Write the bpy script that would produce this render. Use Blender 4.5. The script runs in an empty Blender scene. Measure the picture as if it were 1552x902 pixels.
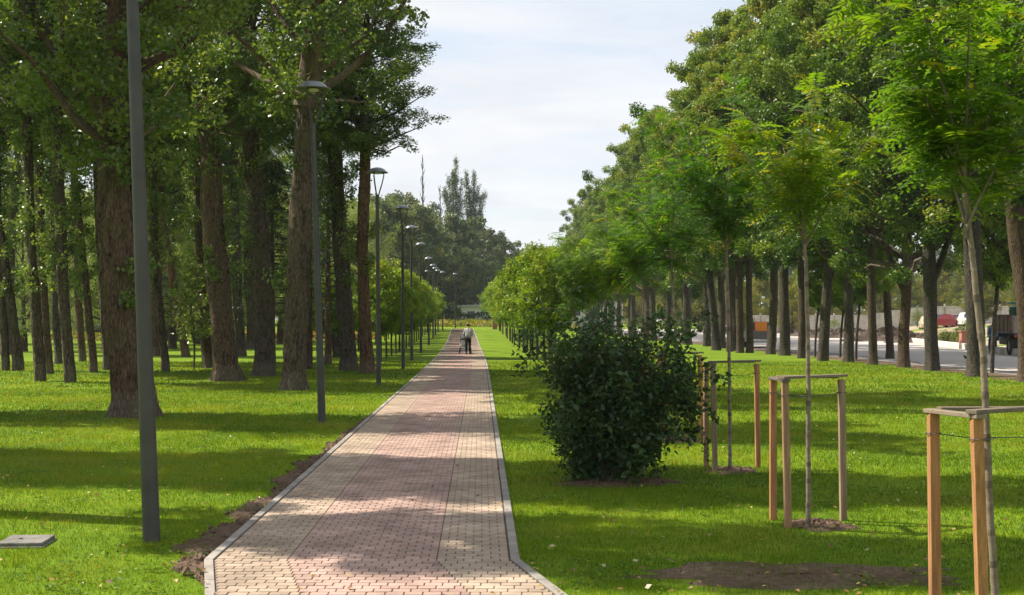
import bpy, math, random
import numpy as np
from mathutils import Vector, Matrix

PI = math.pi
SC = bpy.context.scene
COL = SC.collection
random.seed(7)
RNG = np.random.default_rng(7)

# ------------------------------------------------------------------ camera model
F, VX, VY, CAMH = 1900.0, 728.0, 484.0, 1.9          # focal length and vanishing point in photo pixels


def gx(px, d):
    """world x of a photo column at depth d"""
    return (px - VX) / F * d


def gd(py):
    """depth of a flat-ground photo row"""
    return F * CAMH / (py - VY)


def gz_at(py, d):
    return CAMH - (py - VY) / F * d


def sstep(a, b, x):
    t = np.clip((np.asarray(x, float) - a) / (b - a), 0, 1)
    return t * t * (3 - 2 * t)


# ------------------------------------------------------------------ terrain
KY = [0, 20, 40, 77, 147, 260, 1500]
KX = [17.0, 19.6, 22.6, 30, 44, 72, 380]


def kerb_x(y):
    return np.interp(y, KY, KX)


def terrain(x, y):
    x = np.asarray(x, float)
    y = np.asarray(y, float)
    a = 1.05 * sstep(75, 165, y) * (1 - sstep(9, 15, x))
    s = x - kerb_x(y)
    b = 1.25 * sstep(0.5, 13, s)
    return a + b


def tz(x, y):
    return float(terrain(x, y))


def path_c(y):
    """path centre line"""
    y = np.asarray(y, float)
    far = -1.03 * (np.clip(y - 50, 0, None) / 87) ** 1.3
    near = np.where(y < 9.75, (9.75 - y) * 0.225, 0.0)
    return -0.92 + far + near


PW = 1.145                                             # half width of the paving
KW = 0.072                                             # kerb width

# ------------------------------------------------------------------ mesh helper


class MB:
    def __init__(self):
        self.v, self.f, self.n = [], [], 0

    def add(self, verts, faces, tint=0.5, mat=0, smooth=False):
        verts = np.asarray(verts, float).reshape(-1, 3)
        faces = np.asarray(faces, np.int64)
        if faces.ndim == 1:
            faces = faces.reshape(1, -1)
        t = np.broadcast_to(np.asarray(tint, float), (len(faces),))
        self.v.append(verts)
        self.f.append((faces + self.n, t, mat, smooth))
        self.n += len(verts)
        return self

    def merge(self, other, M=None):
        for vv in other.v:
            pass
        V = np.concatenate(other.v) if other.v else np.zeros((0, 3))
        if M is not None:
            M = np.array(M)
            V = V @ M[:3, :3].T + M[:3, 3]
        for fa, t, m, s in other.f:
            self.f.append((fa + self.n, t, m, s))
        self.v.append(V)
        self.n += len(V)
        return self

    def mesh(self, name, mats):
        me = bpy.data.meshes.new(name)
        V = np.concatenate(self.v) if self.v else np.zeros((0, 3))
        me.vertices.add(len(V))
        me.vertices.foreach_set('co', V.astype(np.float32).ravel())
        lv = np.concatenate([f[0].ravel() for f in self.f])
        lt = np.concatenate([np.full(len(f[0]), f[0].shape[1]) for f in self.f])
        ls = np.concatenate([[0], np.cumsum(lt)[:-1]])
        me.loops.add(len(lv))
        me.loops.foreach_set('vertex_index', lv.astype(np.int32))
        me.polygons.add(len(lt))
        me.polygons.foreach_set('loop_start', ls.astype(np.int32))
        me.polygons.foreach_set('material_index', np.concatenate([np.full(len(f[0]), f[2]) for f in self.f]).astype(np.int32))
        me.polygons.foreach_set('use_smooth', np.concatenate([np.full(len(f[0]), f[3]) for f in self.f]).astype(bool))
        at = me.attributes.new('tint', 'FLOAT', 'FACE')
        at.data.foreach_set('value', np.concatenate([f[1] for f in self.f]).astype(np.float32))
        for m in (mats if isinstance(mats, (list, tuple)) else [mats]):
            me.materials.append(m)
        me.update(calc_edges=True)
        return me

    def build(self, name, mats, parent=None, loc=None, bevel=0, kind=None):
        return link(name, self.mesh(name, mats), parent, loc, bevel, kind)


def link(name, me, parent=None, loc=None, bevel=0, kind=None):
    o = bpy.data.objects.new(name, me)
    COL.objects.link(o)
    if parent is not None:
        o.parent = parent
    if loc is not None:
        o.location = loc
    if bevel:
        b = o.modifiers.new('bevel', 'BEVEL')
        b.width = bevel
        b.segments = 2
        b.limit_method = 'ANGLE'
    if kind:
        o['kind'] = kind
    return o


def root(name, loc, label, cat, group=None, rz=0.0):
    o = bpy.data.objects.new(name, None)
    o.empty_display_size = 0.2
    COL.objects.link(o)
    o.location = loc
    o.rotation_euler = (0, 0, rz)
    tag(o, label, cat, group)
    return o


def tag(o, label, cat, group=None):
    o['label'] = label
    o['category'] = cat
    if group:
        o['group'] = group
    return o


def box(mb, c, s, R=None, tint=0.5, mat=0, taper=None):
    x, y, z = [k / 2 for k in s]
    v = np.array([[-x, -y, -z], [x, -y, -z], [x, y, -z], [-x, y, -z], [-x, -y, z], [x, -y, z], [x, y, z], [-x, y, z]])
    if taper:
        v[4:, 0] *= taper[0]
        v[4:, 1] *= taper[1]
    if R is not None:
        v = v @ np.array(R).T
    v = v + np.array(c)
    f = [[0, 3, 2, 1], [4, 5, 6, 7], [0, 1, 5, 4], [1, 2, 6, 5], [2, 3, 7, 6], [3, 0, 4, 7]]
    return mb.add(v, f, tint, mat)


def prism(mb, prof, axis, a, b, tint=0.5, mat=0):
    """extrude a closed 2D profile along an axis ('x' or 'y') from a to b"""
    p = np.asarray(prof, float)
    n = len(p)
    if axis == 'y':
        A = np.column_stack([p[:, 0], np.full(n, a), p[:, 1]])
        B = np.column_stack([p[:, 0], np.full(n, b), p[:, 1]])
    else:
        A = np.column_stack([np.full(n, a), p[:, 0], p[:, 1]])
        B = np.column_stack([np.full(n, b), p[:, 0], p[:, 1]])
    i = np.arange(n)
    j = (i + 1) % n
    mb.add(np.concatenate([A, B]), np.column_stack([i, j, j + n, i + n]), tint, mat)
    mb.add(A, i[::-1].reshape(1, -1), tint, mat)
    mb.add(B, i.reshape(1, -1), tint, mat)
    return mb


def rotz(a):
    c, s = math.cos(a), math.sin(a)
    return np.array([[c, -s, 0], [s, c, 0], [0, 0, 1]])


def tube(mb, pts, rad, seg=8, tint=0.5, mat=0, smooth=True, ridge=None, cap=False):
    P = np.asarray(pts, float)
    n = len(P)
    rad = np.broadcast_to(np.asarray(rad, float), (n,))
    T = np.gradient(P, axis=0)
    T /= np.linalg.norm(T, axis=1)[:, None] + 1e-9
    ref = np.array([0, 1.0, 0]) if abs(T[0][1]) < 0.9 else np.array([1.0, 0, 0])
    U = np.cross(ref, T)
    U /= np.linalg.norm(U, axis=1)[:, None] + 1e-9
    W = np.cross(T, U)
    a = np.arange(seg) * 2 * PI / seg
    rr = rad[:, None] * np.ones((1, seg))
    if ridge is not None:
        rr = rr * ridge
    V = P[:, None, :] + rr[:, :, None] * (np.cos(a)[None, :, None] * U[:, None, :] + np.sin(a)[None, :, None] * W[:, None, :])
    i, k = np.meshgrid(np.arange(n - 1), np.arange(seg), indexing='ij')
    k2 = (k + 1) % seg
    q = np.stack([i * seg + k, i * seg + k2, (i + 1) * seg + k2, (i + 1) * seg + k], -1).reshape(-1, 4)
    mb.add(V.reshape(-1, 3), q, tint, mat, smooth)
    if cap:
        mb.add(V[-1], np.arange(seg).reshape(1, -1), tint, mat)
        mb.add(V[0], np.arange(seg)[::-1].reshape(1, -1), tint, mat)
    return mb


def lathe(mb, prof, seg=24, c=(0, 0, 0), tint=0.5, mat=0, smooth=True, axis='z'):
    p = np.asarray(prof, float)
    a = np.arange(seg) * 2 * PI / seg
    n = len(p)
    V = np.stack([p[:, None, 0] * np.cos(a), p[:, None, 0] * np.sin(a), p[:, None, 1] * np.ones(seg)], -1)
    if axis == 'x':
        V = V[..., [2, 0, 1]]
    V = V + np.array(c)
    i, k = np.meshgrid(np.arange(n - 1), np.arange(seg), indexing='ij')
    k2 = (k + 1) % seg
    q = np.stack([i * seg + k, i * seg + k2, (i + 1) * seg + k2, (i + 1) * seg + k], -1).reshape(-1, 4)
    return mb.add(V.reshape(-1, 3), q, tint, mat, smooth)


def unit(v):
    return v / (np.linalg.norm(v, axis=-1, keepdims=True) + 1e-9)


def leaves(mb, rng, P, size, tint, up=0.6, droop=0.35, asp=0.75, axis=None, mat=0):
    """one folded kite-shaped blade per point"""
    N = len(P)
    nrm = unit(rng.normal(size=(N, 3)) + np.array([0, 0, up * 1.5]))
    ax = rng.normal(size=(N, 3)) - np.array([0, 0, droop * 1.5]) if axis is None else axis + rng.normal(size=(N, 3)) * 0.25
    ax = ax - nrm * np.sum(ax * nrm, 1)[:, None]
    ax = unit(ax)
    sd = np.cross(nrm, ax)
    L = (size * rng.uniform(0.65, 1.25, N))[:, None]
    W = L * asp * 0.5
    fold = L * rng.uniform(-0.02, 0.16, N)[:, None]
    m = P + ax * L * 0.42
    V = np.stack([P, m + sd * W + nrm * fold, P + ax * L - nrm * fold * 0.6, m - sd * W + nrm * fold], 1).reshape(-1, 3)
    q = np.arange(4 * N).reshape(N, 4)
    mb.add(V, q, tint, mat)


# ------------------------------------------------------------------ materials
def newmat(name):
    m = bpy.data.materials.new(name)
    m.use_nodes = True
    nt = m.node_tree
    nt.nodes.clear()
    out = nt.nodes.new('ShaderNodeOutputMaterial')
    return m, nt, out


def N(nt, t, **kw):
    n = nt.nodes.new(t)
    for k, v in kw.items():
        if k.startswith('i_'):
            key = k[2:]
            n.inputs[int(key) if key.isdigit() else key.replace('_', ' ')].default_value = v
        else:
            setattr(n, k, v)
    return n


def ramp(nt, stops):
    r = nt.nodes.new('ShaderNodeValToRGB')
    e = r.color_ramp.elements
    while len(e) < len(stops):
        e.new(0.5)
    for el, (p, c) in zip(e, stops):
        el.position = p
        el.color = (*c, 1) if len(c) == 3 else c
    return r


def plain(name, col, rough=0.6, metal=0.0, spec=0.4, var=0.12, scale=6.0, bump=0.0, coat=0.0):
    m, nt, out = newmat(name)
    p = N(nt, 'ShaderNodeBsdfPrincipled')
    p.inputs['Roughness'].default_value = rough
    p.inputs['Metallic'].default_value = metal
    p.inputs['Specular IOR Level'].default_value = spec
    p.inputs['Coat Weight'].default_value = coat
    tc = N(nt, 'ShaderNodeTexCoord')
    no = N(nt, 'ShaderNodeTexNoise', i_Scale=scale, i_Detail=6.0)
    nt.links.new(tc.outputs['Object'], no.inputs['Vector'])
    r = ramp(nt, [(0.3, [c * (1 - var) for c in col]), (0.7, [min(1, c * (1 + var)) for c in col])])
    nt.links.new(no.outputs['Fac'], r.inputs['Fac'])
    nt.links.new(r.outputs['Color'], p.inputs['Base Color'])
    if bump:
        b = N(nt, 'ShaderNodeBump', i_Strength=bump, i_Distance=0.02)
        n2 = N(nt, 'ShaderNodeTexNoise', i_Scale=scale * 8, i_Detail=8.0)
        nt.links.new(tc.outputs['Object'], n2.inputs['Vector'])
        nt.links.new(n2.outputs['Fac'], b.inputs['Height'])
        nt.links.new(b.outputs['Normal'], p.inputs['Normal'])
    nt.links.new(p.outputs['BSDF'], out.inputs['Surface'])
    return m


def leafmat(name, cols, trans=0.42, rough=0.42, spec=0.35, tcol=(1.35, 1.25, 0.55), objvar=0.12):
    m, nt, out = newmat(name)
    at = N(nt, 'ShaderNodeAttribute', attribute_name='tint')
    oi = N(nt, 'ShaderNodeObjectInfo')
    mm = N(nt, 'ShaderNodeMapRange', i_3=-objvar, i_4=objvar)
    nt.links.new(oi.outputs['Random'], mm.inputs['Value'])
    ad = N(nt, 'ShaderNodeMath', operation='ADD')
    nt.links.new(at.outputs['Fac'], ad.inputs[0])
    nt.links.new(mm.outputs['Result'], ad.inputs[1])
    k = len(cols)
    r = ramp(nt, [(i / (k - 1), c) for i, c in enumerate(cols)])
    nt.links.new(ad.outputs[0], r.inputs['Fac'])
    p = N(nt, 'ShaderNodeBsdfPrincipled')
    p.inputs['Roughness'].default_value = rough
    p.inputs['Specular IOR Level'].default_value = spec
    nt.links.new(r.outputs['Color'], p.inputs['Base Color'])
    t = N(nt, 'ShaderNodeBsdfTranslucent')
    mx = N(nt, 'ShaderNodeMix', data_type='RGBA', blend_type='MULTIPLY')
    mx.inputs[0].default_value = 1.0
    mx.inputs[7].default_value = (*tcol, 1)
    nt.links.new(r.outputs['Color'], mx.inputs[6])
    nt.links.new(mx.outputs[2], t.inputs['Color'])
    s = N(nt, 'ShaderNodeMixShader')
    s.inputs[0].default_value = trans
    nt.links.new(p.outputs['BSDF'], s.inputs[1])
    nt.links.new(t.outputs['BSDF'], s.inputs[2])
    nt.links.new(s.outputs[0], out.inputs['Surface'])
    return m


def barkmat(name, dark, light, moss=(0.10, 0.11, 0.035), sc=9.0, bump=0.9, mossk=0.35, pale=.4):
    m, nt, out = newmat(name)
    tc = N(nt, 'ShaderNodeTexCoord')
    mp = N(nt, 'ShaderNodeMapping')
    mp.inputs['Scale'].default_value = (1, 1, 0.28)
    nt.links.new(tc.outputs['Object'], mp.inputs['Vector'])
    n1 = N(nt, 'ShaderNodeTexNoise', i_Scale=sc, i_Detail=8.0, i_Roughness=0.65, i_Distortion=0.6)
    vo = N(nt, 'ShaderNodeTexVoronoi', i_Scale=sc * 1.7, feature='DISTANCE_TO_EDGE')
    for n in (n1, vo):
        nt.links.new(mp.outputs['Vector'], n.inputs['Vector'])
    mul = N(nt, 'ShaderNodeMath', operation='MULTIPLY_ADD', i_1=0.9)
    nt.links.new(vo.outputs['Distance'], mul.inputs[0])
    nt.links.new(n1.outputs['Fac'], mul.inputs[2])
    r = ramp(nt, [(0.35, dark), (0.78, light)])
    nt.links.new(mul.outputs[0], r.inputs['Fac'])
    n2 = N(nt, 'ShaderNodeTexNoise', i_Scale=1.3, i_Detail=5.0)
    nt.links.new(tc.outputs['Object'], n2.inputs['Vector'])
    mr = ramp(nt, [(0.5, (0, 0, 0)), (0.7, (mossk, mossk, mossk))])
    nt.links.new(n2.outputs['Fac'], mr.inputs['Fac'])
    mx = N(nt, 'ShaderNodeMix', data_type='RGBA')
    mx.inputs[7].default_value = (*moss, 1)
    nt.links.new(mr.outputs['Color'], mx.inputs[0])
    nt.links.new(r.outputs['Color'], mx.inputs[6])
    oi = N(nt, 'ShaderNodeObjectInfo')
    orr = ramp(nt, [(0, (1.2, .92, .74)), (.5, (.9, .9, .85)), (1, (.72, .78, .8))])
    nt.links.new(oi.outputs['Random'], orr.inputs['Fac'])
    mo = N(nt, 'ShaderNodeMix', data_type='RGBA', blend_type='MULTIPLY')
    mo.inputs[0].default_value = 1
    nt.links.new(mx.outputs[2], mo.inputs[6])
    nt.links.new(orr.outputs['Color'], mo.inputs[7])
    mx = mo
    sx = N(nt, 'ShaderNodeSeparateXYZ')
    nt.links.new(tc.outputs['Object'], sx.inputs[0])
    za = N(nt, 'ShaderNodeMath', operation='MULTIPLY_ADD', i_1=-.7)
    nt.links.new(n2.outputs['Fac'], za.inputs[0])
    nt.links.new(sx.outputs['Z'], za.inputs[2])
    zr = ramp(nt, [(.0, (pale,) * 3), (.32, (0, 0, 0))])
    nt.links.new(za.outputs[0], zr.inputs['Fac'])
    mul2 = N(nt, 'ShaderNodeMath', operation='MULTIPLY')
    nt.links.new(zr.outputs['Color'], mul2.inputs[0])
    nt.links.new(mul.outputs[0], mul2.inputs[1])
    mx2 = N(nt, 'ShaderNodeMix', data_type='RGBA')
    mx2.inputs[7].default_value = (.25, .21, .18, 1)
    nt.links.new(mul2.outputs[0], mx2.inputs[0])
    nt.links.new(mx.outputs[2], mx2.inputs[6])
    p = N(nt, 'ShaderNodeBsdfPrincipled')
    p.inputs['Roughness'].default_value = 0.9
    p.inputs['Specular IOR Level'].default_value = 0.2
    nt.links.new(mx2.outputs[2], p.inputs['Base Color'])
    b = N(nt, 'ShaderNodeBump', i_Strength=bump, i_Distance=0.09)
    nt.links.new(mul.outputs[0], b.inputs['Height'])
    nt.links.new(b.outputs['Normal'], p.inputs['Normal'])
    nt.links.new(p.outputs['BSDF'], out.inputs['Surface'])
    return m


def groundmat(name, stops, s1=0.35, s2=9.0, bump=0.4, dist=0.04, s3=90.0):
    m, nt, out = newmat(name)
    tc = N(nt, 'ShaderNodeTexCoord')
    ns = []
    for s, d in ((s1, 4.0), (s2, 6.0), (s3, 4.0)):
        n = N(nt, 'ShaderNodeTexNoise', i_Scale=s, i_Detail=d)
        nt.links.new(tc.outputs['Object'], n.inputs['Vector'])
        ns.append(n)
    a = N(nt, 'ShaderNodeMath', operation='MULTIPLY_ADD', i_1=0.45)
    nt.links.new(ns[0].outputs['Fac'], a.inputs[0])
    b_ = N(nt, 'ShaderNodeMath', operation='MULTIPLY_ADD', i_1=0.35)
    nt.links.new(ns[1].outputs['Fac'], b_.inputs[0])
    c_ = N(nt, 'ShaderNodeMath', operation='MULTIPLY', i_1=0.2)
    nt.links.new(ns[2].outputs['Fac'], c_.inputs[0])
    nt.links.new(c_.outputs[0], b_.inputs[2])
    nt.links.new(b_.outputs[0], a.inputs[2])
    r = ramp(nt, stops)
    nt.links.new(a.outputs[0], r.inputs['Fac'])
    p = N(nt, 'ShaderNodeBsdfPrincipled')
    p.inputs['Roughness'].default_value = 0.95
    p.inputs['Specular IOR Level'].default_value = 0.15
    nt.links.new(r.outputs['Color'], p.inputs['Base Color'])
    b = N(nt, 'ShaderNodeBump', i_Strength=bump, i_Distance=dist)
    nt.links.new(b_.outputs[0], b.inputs['Height'])
    nt.links.new(b.outputs['Normal'], p.inputs['Normal'])
    nt.links.new(p.outputs['BSDF'], out.inputs['Surface'])
    return m


def tintmat(name, stops, rough=0.85, var=0.25, scale=2.5, bump=0.25, zs=1.0):
    """face tint picks the colour, noise adds wear"""
    m, nt, out = newmat(name)
    at = N(nt, 'ShaderNodeAttribute', attribute_name='tint')
    r = ramp(nt, stops)
    nt.links.new(at.outputs['Fac'], r.inputs['Fac'])
    tc = N(nt, 'ShaderNodeTexCoord')
    n = N(nt, 'ShaderNodeTexNoise', i_Scale=scale, i_Detail=8.0, i_Roughness=0.65)
    mpz = N(nt, 'ShaderNodeMapping')
    mpz.inputs['Scale'].default_value = (1, 1, zs)
    nt.links.new(tc.outputs['Object'], mpz.inputs['Vector'])
    nt.links.new(mpz.outputs['Vector'], n.inputs['Vector'])
    r2 = ramp(nt, [(0.3, (1 - var,) * 3), (0.7, (1 + var * 0.3,) * 3)])
    nt.links.new(n.outputs['Fac'], r2.inputs['Fac'])
    mx = N(nt, 'ShaderNodeMix', data_type='RGBA', blend_type='MULTIPLY')
    mx.inputs[0].default_value = 1
    nt.links.new(r.outputs['Color'], mx.inputs[6])
    nt.links.new(r2.outputs['Color'], mx.inputs[7])
    p = N(nt, 'ShaderNodeBsdfPrincipled')
    p.inputs['Roughness'].default_value = rough
    p.inputs['Specular IOR Level'].default_value = 0.25
    nt.links.new(mx.outputs[2], p.inputs['Base Color'])
    n2 = N(nt, 'ShaderNodeTexNoise', i_Scale=120.0, i_Detail=4.0)
    nt.links.new(tc.outputs['Object'], n2.inputs['Vector'])
    b = N(nt, 'ShaderNodeBump', i_Strength=bump, i_Distance=0.01)
    nt.links.new(n2.outputs['Fac'], b.inputs['Height'])
    nt.links.new(b.outputs['Normal'], p.inputs['Normal'])
    nt.links.new(p.outputs['BSDF'], out.inputs['Surface'])
    return m


M = {}
M['poplar_leaf'] = leafmat('poplar leaf', [(.026, .056, .014), (.06, .118, .024), (.11, .18, .032), (.185, .25, .05), (.29, .28, .06)], trans=.45, rough=.34, spec=.6)
M['linden_leaf'] = leafmat('linden leaf', [(.022, .06, .008), (.06, .13, .013), (.125, .21, .02), (.215, .275, .032), (.32, .28, .04)], trans=.38, spec=.35)
M['sapling_leaf'] = leafmat('feathery leaf', [(.03, .085, .010), (.06, .15, .012), (.11, .215, .014), (.18, .27, .018), (.36, .30, .02)], trans=.5, spec=.35, tcol=(1.3, 1.35, .5))
M['globe_leaf'] = leafmat('globe leaf', [(.055, .12, .01), (.10, .20, .012), (.16, .27, .016), (.22, .31, .022), (.29, .33, .03)], trans=.42, spec=.35)
M['shrub_leaf'] = leafmat('shrub leaf', [(.014, .034, .012), (.025, .06, .018), (.042, .09, .024), (.075, .14, .035), (.13, .14, .04)], trans=.28, rough=.42, spec=.35)
M['far_leaf'] = leafmat('far leaf', [(.035, .065, .025), (.06, .105, .04), (.095, .145, .05), (.14, .175, .06), (.2, .19, .06)], trans=.35)
M['pale_leaf'] = leafmat('pale willow leaf', [(.09, .14, .045), (.15, .21, .065), (.21, .28, .085), (.26, .32, .1), (.3, .32, .11)], trans=.55, tcol=(1.25, 1.2, .6))
M['yellow_leaf'] = leafmat('roadside leaf', [(.05, .08, .015), (.1, .14, .02), (.17, .19, .025), (.25, .22, .03), (.28, .2, .03)], trans=.42)
M['spruce_leaf'] = leafmat('spruce needle', [(.012, .028, .012), (.022, .048, .018), (.04, .07, .022), (.07, .09, .03), (.1, .1, .04)], trans=.15)
M['blade'] = leafmat('grass blade', [(.032, .088, .002), (.074, .155, .002), (.13, .22, .003), (.20, .268, .005), (.32, .27, .06)], trans=.42, rough=.45, spec=.25, tcol=(1.5, 1.3, .3), objvar=0)
M['poplar_bark'] = barkmat('poplar bark', (.010, .008, .0065), (.165, .122, .092), sc=11, mossk=.5)
M['linden_bark'] = barkmat('linden bark', (.015, .012, .010), (.10, .082, .065), sc=14, bump=.6, mossk=.45, pale=.15)
M['young_bark'] = tintmat('young bark', [(0, (.075, .055, .042)), (.3, (.17, .135, .1)), (1, (.29, .235, .18))], var=.35, scale=14, bump=.4)
M['branch_bark'] = barkmat('branch bark', (.03, .022, .016), (.13, .1, .075), sc=12, bump=.4)
M['lawn'] = groundmat('lawn', [(.3, (.05, .10, .003)), (.5, (.11, .185, .004)), (.62, (.165, .23, .005)), (.75, (.21, .23, .015))], bump=.9, dist=.05, s1=.5, s2=5)
M['soil'] = groundmat('soil', [(.3, (.05, .033, .022)), (.5, (.115, .077, .053)), (.7, (.22, .155, .11))], s1=1.5, s2=14, bump=.8, dist=.03)
M['dirt'] = groundmat('dirt', [(.3, (.16, .12, .085)), (.5, (.30, .235, .17)), (.7, (.42, .34, .26))], s1=.25, s2=3, bump=.5, dist=.05)
M['heap'] = groundmat('heap soil', [(.3, (.03, .023, .018)), (.5, (.085, .065, .05)), (.7, (.19, .145, .11))], s1=1, s2=7, bump=.9, dist=.06)
M['asphalt'] = groundmat('asphalt', [(.3, (.32, .29, .265)), (.5, (.41, .375, .345)), (.7, (.48, .44, .40))], s1=.12, s2=2, bump=.2, dist=.01)
M['asphalt_shade'] = groundmat('painted road shade', [(.3, (.11, .10, .095)), (.5, (.19, .18, .17)), (.7, (.28, .26, .24))], s1=.5, s2=3, bump=.3, dist=.02)  # darker copy of the asphalt, carries the painted shade of the tree row
M['joint'] = groundmat('paver joint sand', [(.3, (.06, .045, .035)), (.7, (.14, .108, .085))], s1=2, s2=30, bump=.3, dist=.01)
M['paver'] = tintmat('paver', [(0, (.295, .195, .16)), (.22, (.385, .262, .217)), (.48, (.455, .32, .268)), (.52, (.32, .245, .18)), (.78, (.395, .305, .228)), (1, (.465, .37, .28))], var=.42, scale=1.4)
M['kerb'] = tintmat('kerb concrete', [(0, (.25, .23, .205)), (1, (.35, .32, .285))], bump=.5, var=.35, scale=3)
M['kerb_white'] = tintmat('limewashed kerb', [(0, (.5, .48, .44)), (1, (.72, .69, .63))])
M['lamp_metal'] = plain('dark grey lamp paint', (.05, .05, .045), rough=.45, metal=.1, var=.25, scale=3)
M['lamp_shade'] = plain('grey lamp shade paint', (.16, .175, .19), rough=.28, metal=.55, var=.1, scale=4)
M['lamp_glass'] = plain('lamp diffuser', (.55, .53, .48), rough=.3, var=.05)
M['stake'] = tintmat('stake timber', [(0, (.20, .155, .11)), (.35, (.32, .23, .15)), (.6, (.40, .20, .09)), (1, (.46, .225, .095))], var=.5, scale=38, bump=.5, zs=.07)
M['rail'] = tintmat('weathered rail timber', [(0, (.13, .11, .085)), (1, (.25, .20, .145))], var=.3, scale=6, bump=.5)
M['wire'] = plain('tie wire', (.08, .08, .085), rough=.5, metal=.6)
M['concrete'] = plain('old concrete', (.16, .15, .135), rough=.9, var=.3, scale=9, bump=.5)
M['fence_panel'] = plain('pale concrete panel', (.52, .49, .44), rough=.9, var=.2, scale=1.5, bump=.2)
M['fence_post'] = plain('grey concrete post', (.34, .31, .28), rough=.9, var=.2, scale=2, bump=.2)
M['tyre'] = plain('tyre rubber', (.03, .028, .026), rough=.85)
M['rim'] = plain('wheel rim', (.30, .29, .28), rough=.4, metal=.6)
M['glass'] = plain('vehicle glass', (.03, .04, .045), rough=.08, spec=.8, var=.05)
M['chassis'] = plain('oily chassis', (.035, .03, .028), rough=.7)
M['bed_wood'] = tintmat('rusty brown bed boards', [(0, (.17, .12, .085)), (1, (.33, .24, .17))], var=.4, scale=3)
M['bed_grey'] = plain('dusty grey steel', (.27, .25, .23), rough=.6, metal=.2, var=.2, scale=2)
M['green_paint'] = plain('green skip paint', (.015, .16, .075), rough=.45, var=.2)
M['cab_blue'] = plain('blue cab paint', (.03, .06, .12), rough=.4, coat=.3)
M['car_red'] = plain('dark red car paint', (.11, .014, .018), rough=.3, coat=.6, var=.04)
M['car_white'] = plain('white car paint', (.72, .73, .73), rough=.3, coat=.6, var=.03)
M['car_cream'] = plain('cream car paint', (.58, .50, .33), rough=.35, coat=.5, var=.04)
M['car_navy'] = plain('dark blue car paint', (.03, .045, .08), rough=.3, coat=.6, var=.04)
M['van_red'] = plain('red van paint', (.42, .04, .045), rough=.35, coat=.4, var=.06)
M['pickup_grey'] = plain('dusty grey pickup paint', (.15, .135, .12), rough=.5, var=.15)
M['orange'] = plain('orange board', (.85, .27, .02), rough=.5, var=.1, scale=2)
M['taillight'] = plain('tail light', (.35, .015, .012), rough=.2)
M['headlight'] = plain('headlight', (.7, .7, .68), rough=.1)
M['plate'] = plain('plate', (.7, .7, .68), rough=.4)
M['skin'] = plain('skin', (.42, .26, .19), rough=.55, var=.05)
M['hair'] = plain('brown hair', (.05, .028, .018), rough=.6)
M['jacket'] = plain('light grey sweatshirt', (.36, .38, .38), rough=.9, var=.1, scale=12)
M['trousers'] = plain('black trousers', (.012, .012, .014), rough=.9)
M['work_blue'] = plain('blue work clothes', (.06, .13, .30), rough=.9)
M['white_cloth'] = plain('white cloth', (.72, .72, .70), rough=.9)
M['stroller_black'] = plain('dark grey stroller fabric', (.06, .06, .065), rough=.8)
M['stroller_frame'] = plain('stroller tube', (.10, .10, .11), rough=.3, metal=.8)
M['feather'] = plain('dark feathers', (.03, .032, .036), rough=.6)
M['wall_white'] = plain('white render', (.66, .65, .62), rough=.9, var=.08, scale=.6)
M['wall_grey'] = plain('grey render', (.40, .40, .42), rough=.9, var=.1, scale=.6)
M['roof'] = plain('grey roof sheet', (.38, .40, .43), rough=.6, var=.1)
M['brick'] = plain('red brick pillar', (.36, .16, .11), rough=.9, var=.2, scale=4)
M['blue_wall'] = plain('blue grey sheet wall', (.10, .17, .24), rough=.7, var=.1)
M['rail_wood'] = plain('yellowish fence timber', (.45, .36, .2), rough=.8)
M['hedge_leaf'] = leafmat('hedge leaf', [(.01, .03, .01), (.02, .05, .016), (.035, .075, .022), (.05, .09, .03), (.08, .1, .03)], trans=.25)
M['redhedge_leaf'] = leafmat('barberry leaf', [(.05, .012, .012), (.10, .02, .02), (.15, .035, .025), (.17, .06, .03), (.12, .1, .03)], trans=.25)
M['flower'] = leafmat('bedding flowers', [(.10, .17, .02), (.20, .24, .02), (.45, .30, .03), (.55, .22, .04), (.5, .12, .05)], trans=.3, objvar=0)
M['dead_leaf'] = leafmat('fallen leaf', [(.10, .05, .025), (.20, .10, .04), (.32, .2, .06), (.38, .30, .06), (.42, .36, .2)], trans=.2, objvar=0)
M['weed'] = leafmat('weed leaf', [(.05, .09, .02), (.09, .14, .025), (.14, .18, .03), (.2, .2, .04), (.28, .24, .06)], trans=.35, objvar=0)

# ------------------------------------------------------------------ ground, road, paths


def sheet(xs, ys, zf, mat, name, kind='structure', off=0.0):
    X, Y = np.meshgrid(xs, ys)
    Z = zf(X, Y) + off
    n, m = X.shape
    i, j = np.meshgrid(np.arange(n - 1), np.arange(m - 1), indexing='ij')
    q = np.stack([i * m + j, i * m + j + 1, (i + 1) * m + j + 1, (i + 1) * m + j], -1).reshape(-1, 4)
    mb = MB().add(np.stack([X, Y, Z], -1).reshape(-1, 3), q, 0.5, 0, True)
    return mb.build(name, mat, kind=kind)


xs = np.unique(np.concatenate([np.linspace(-900, -100, 9), np.linspace(-100, 130, 231), np.linspace(130, 900, 9)]))
ys = np.unique(np.concatenate([np.linspace(-60, 0, 7), np.linspace(0, 240, 161), np.linspace(240, 1500, 12)]))
sheet(xs, ys, terrain, M['lawn'], 'ground')

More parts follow.
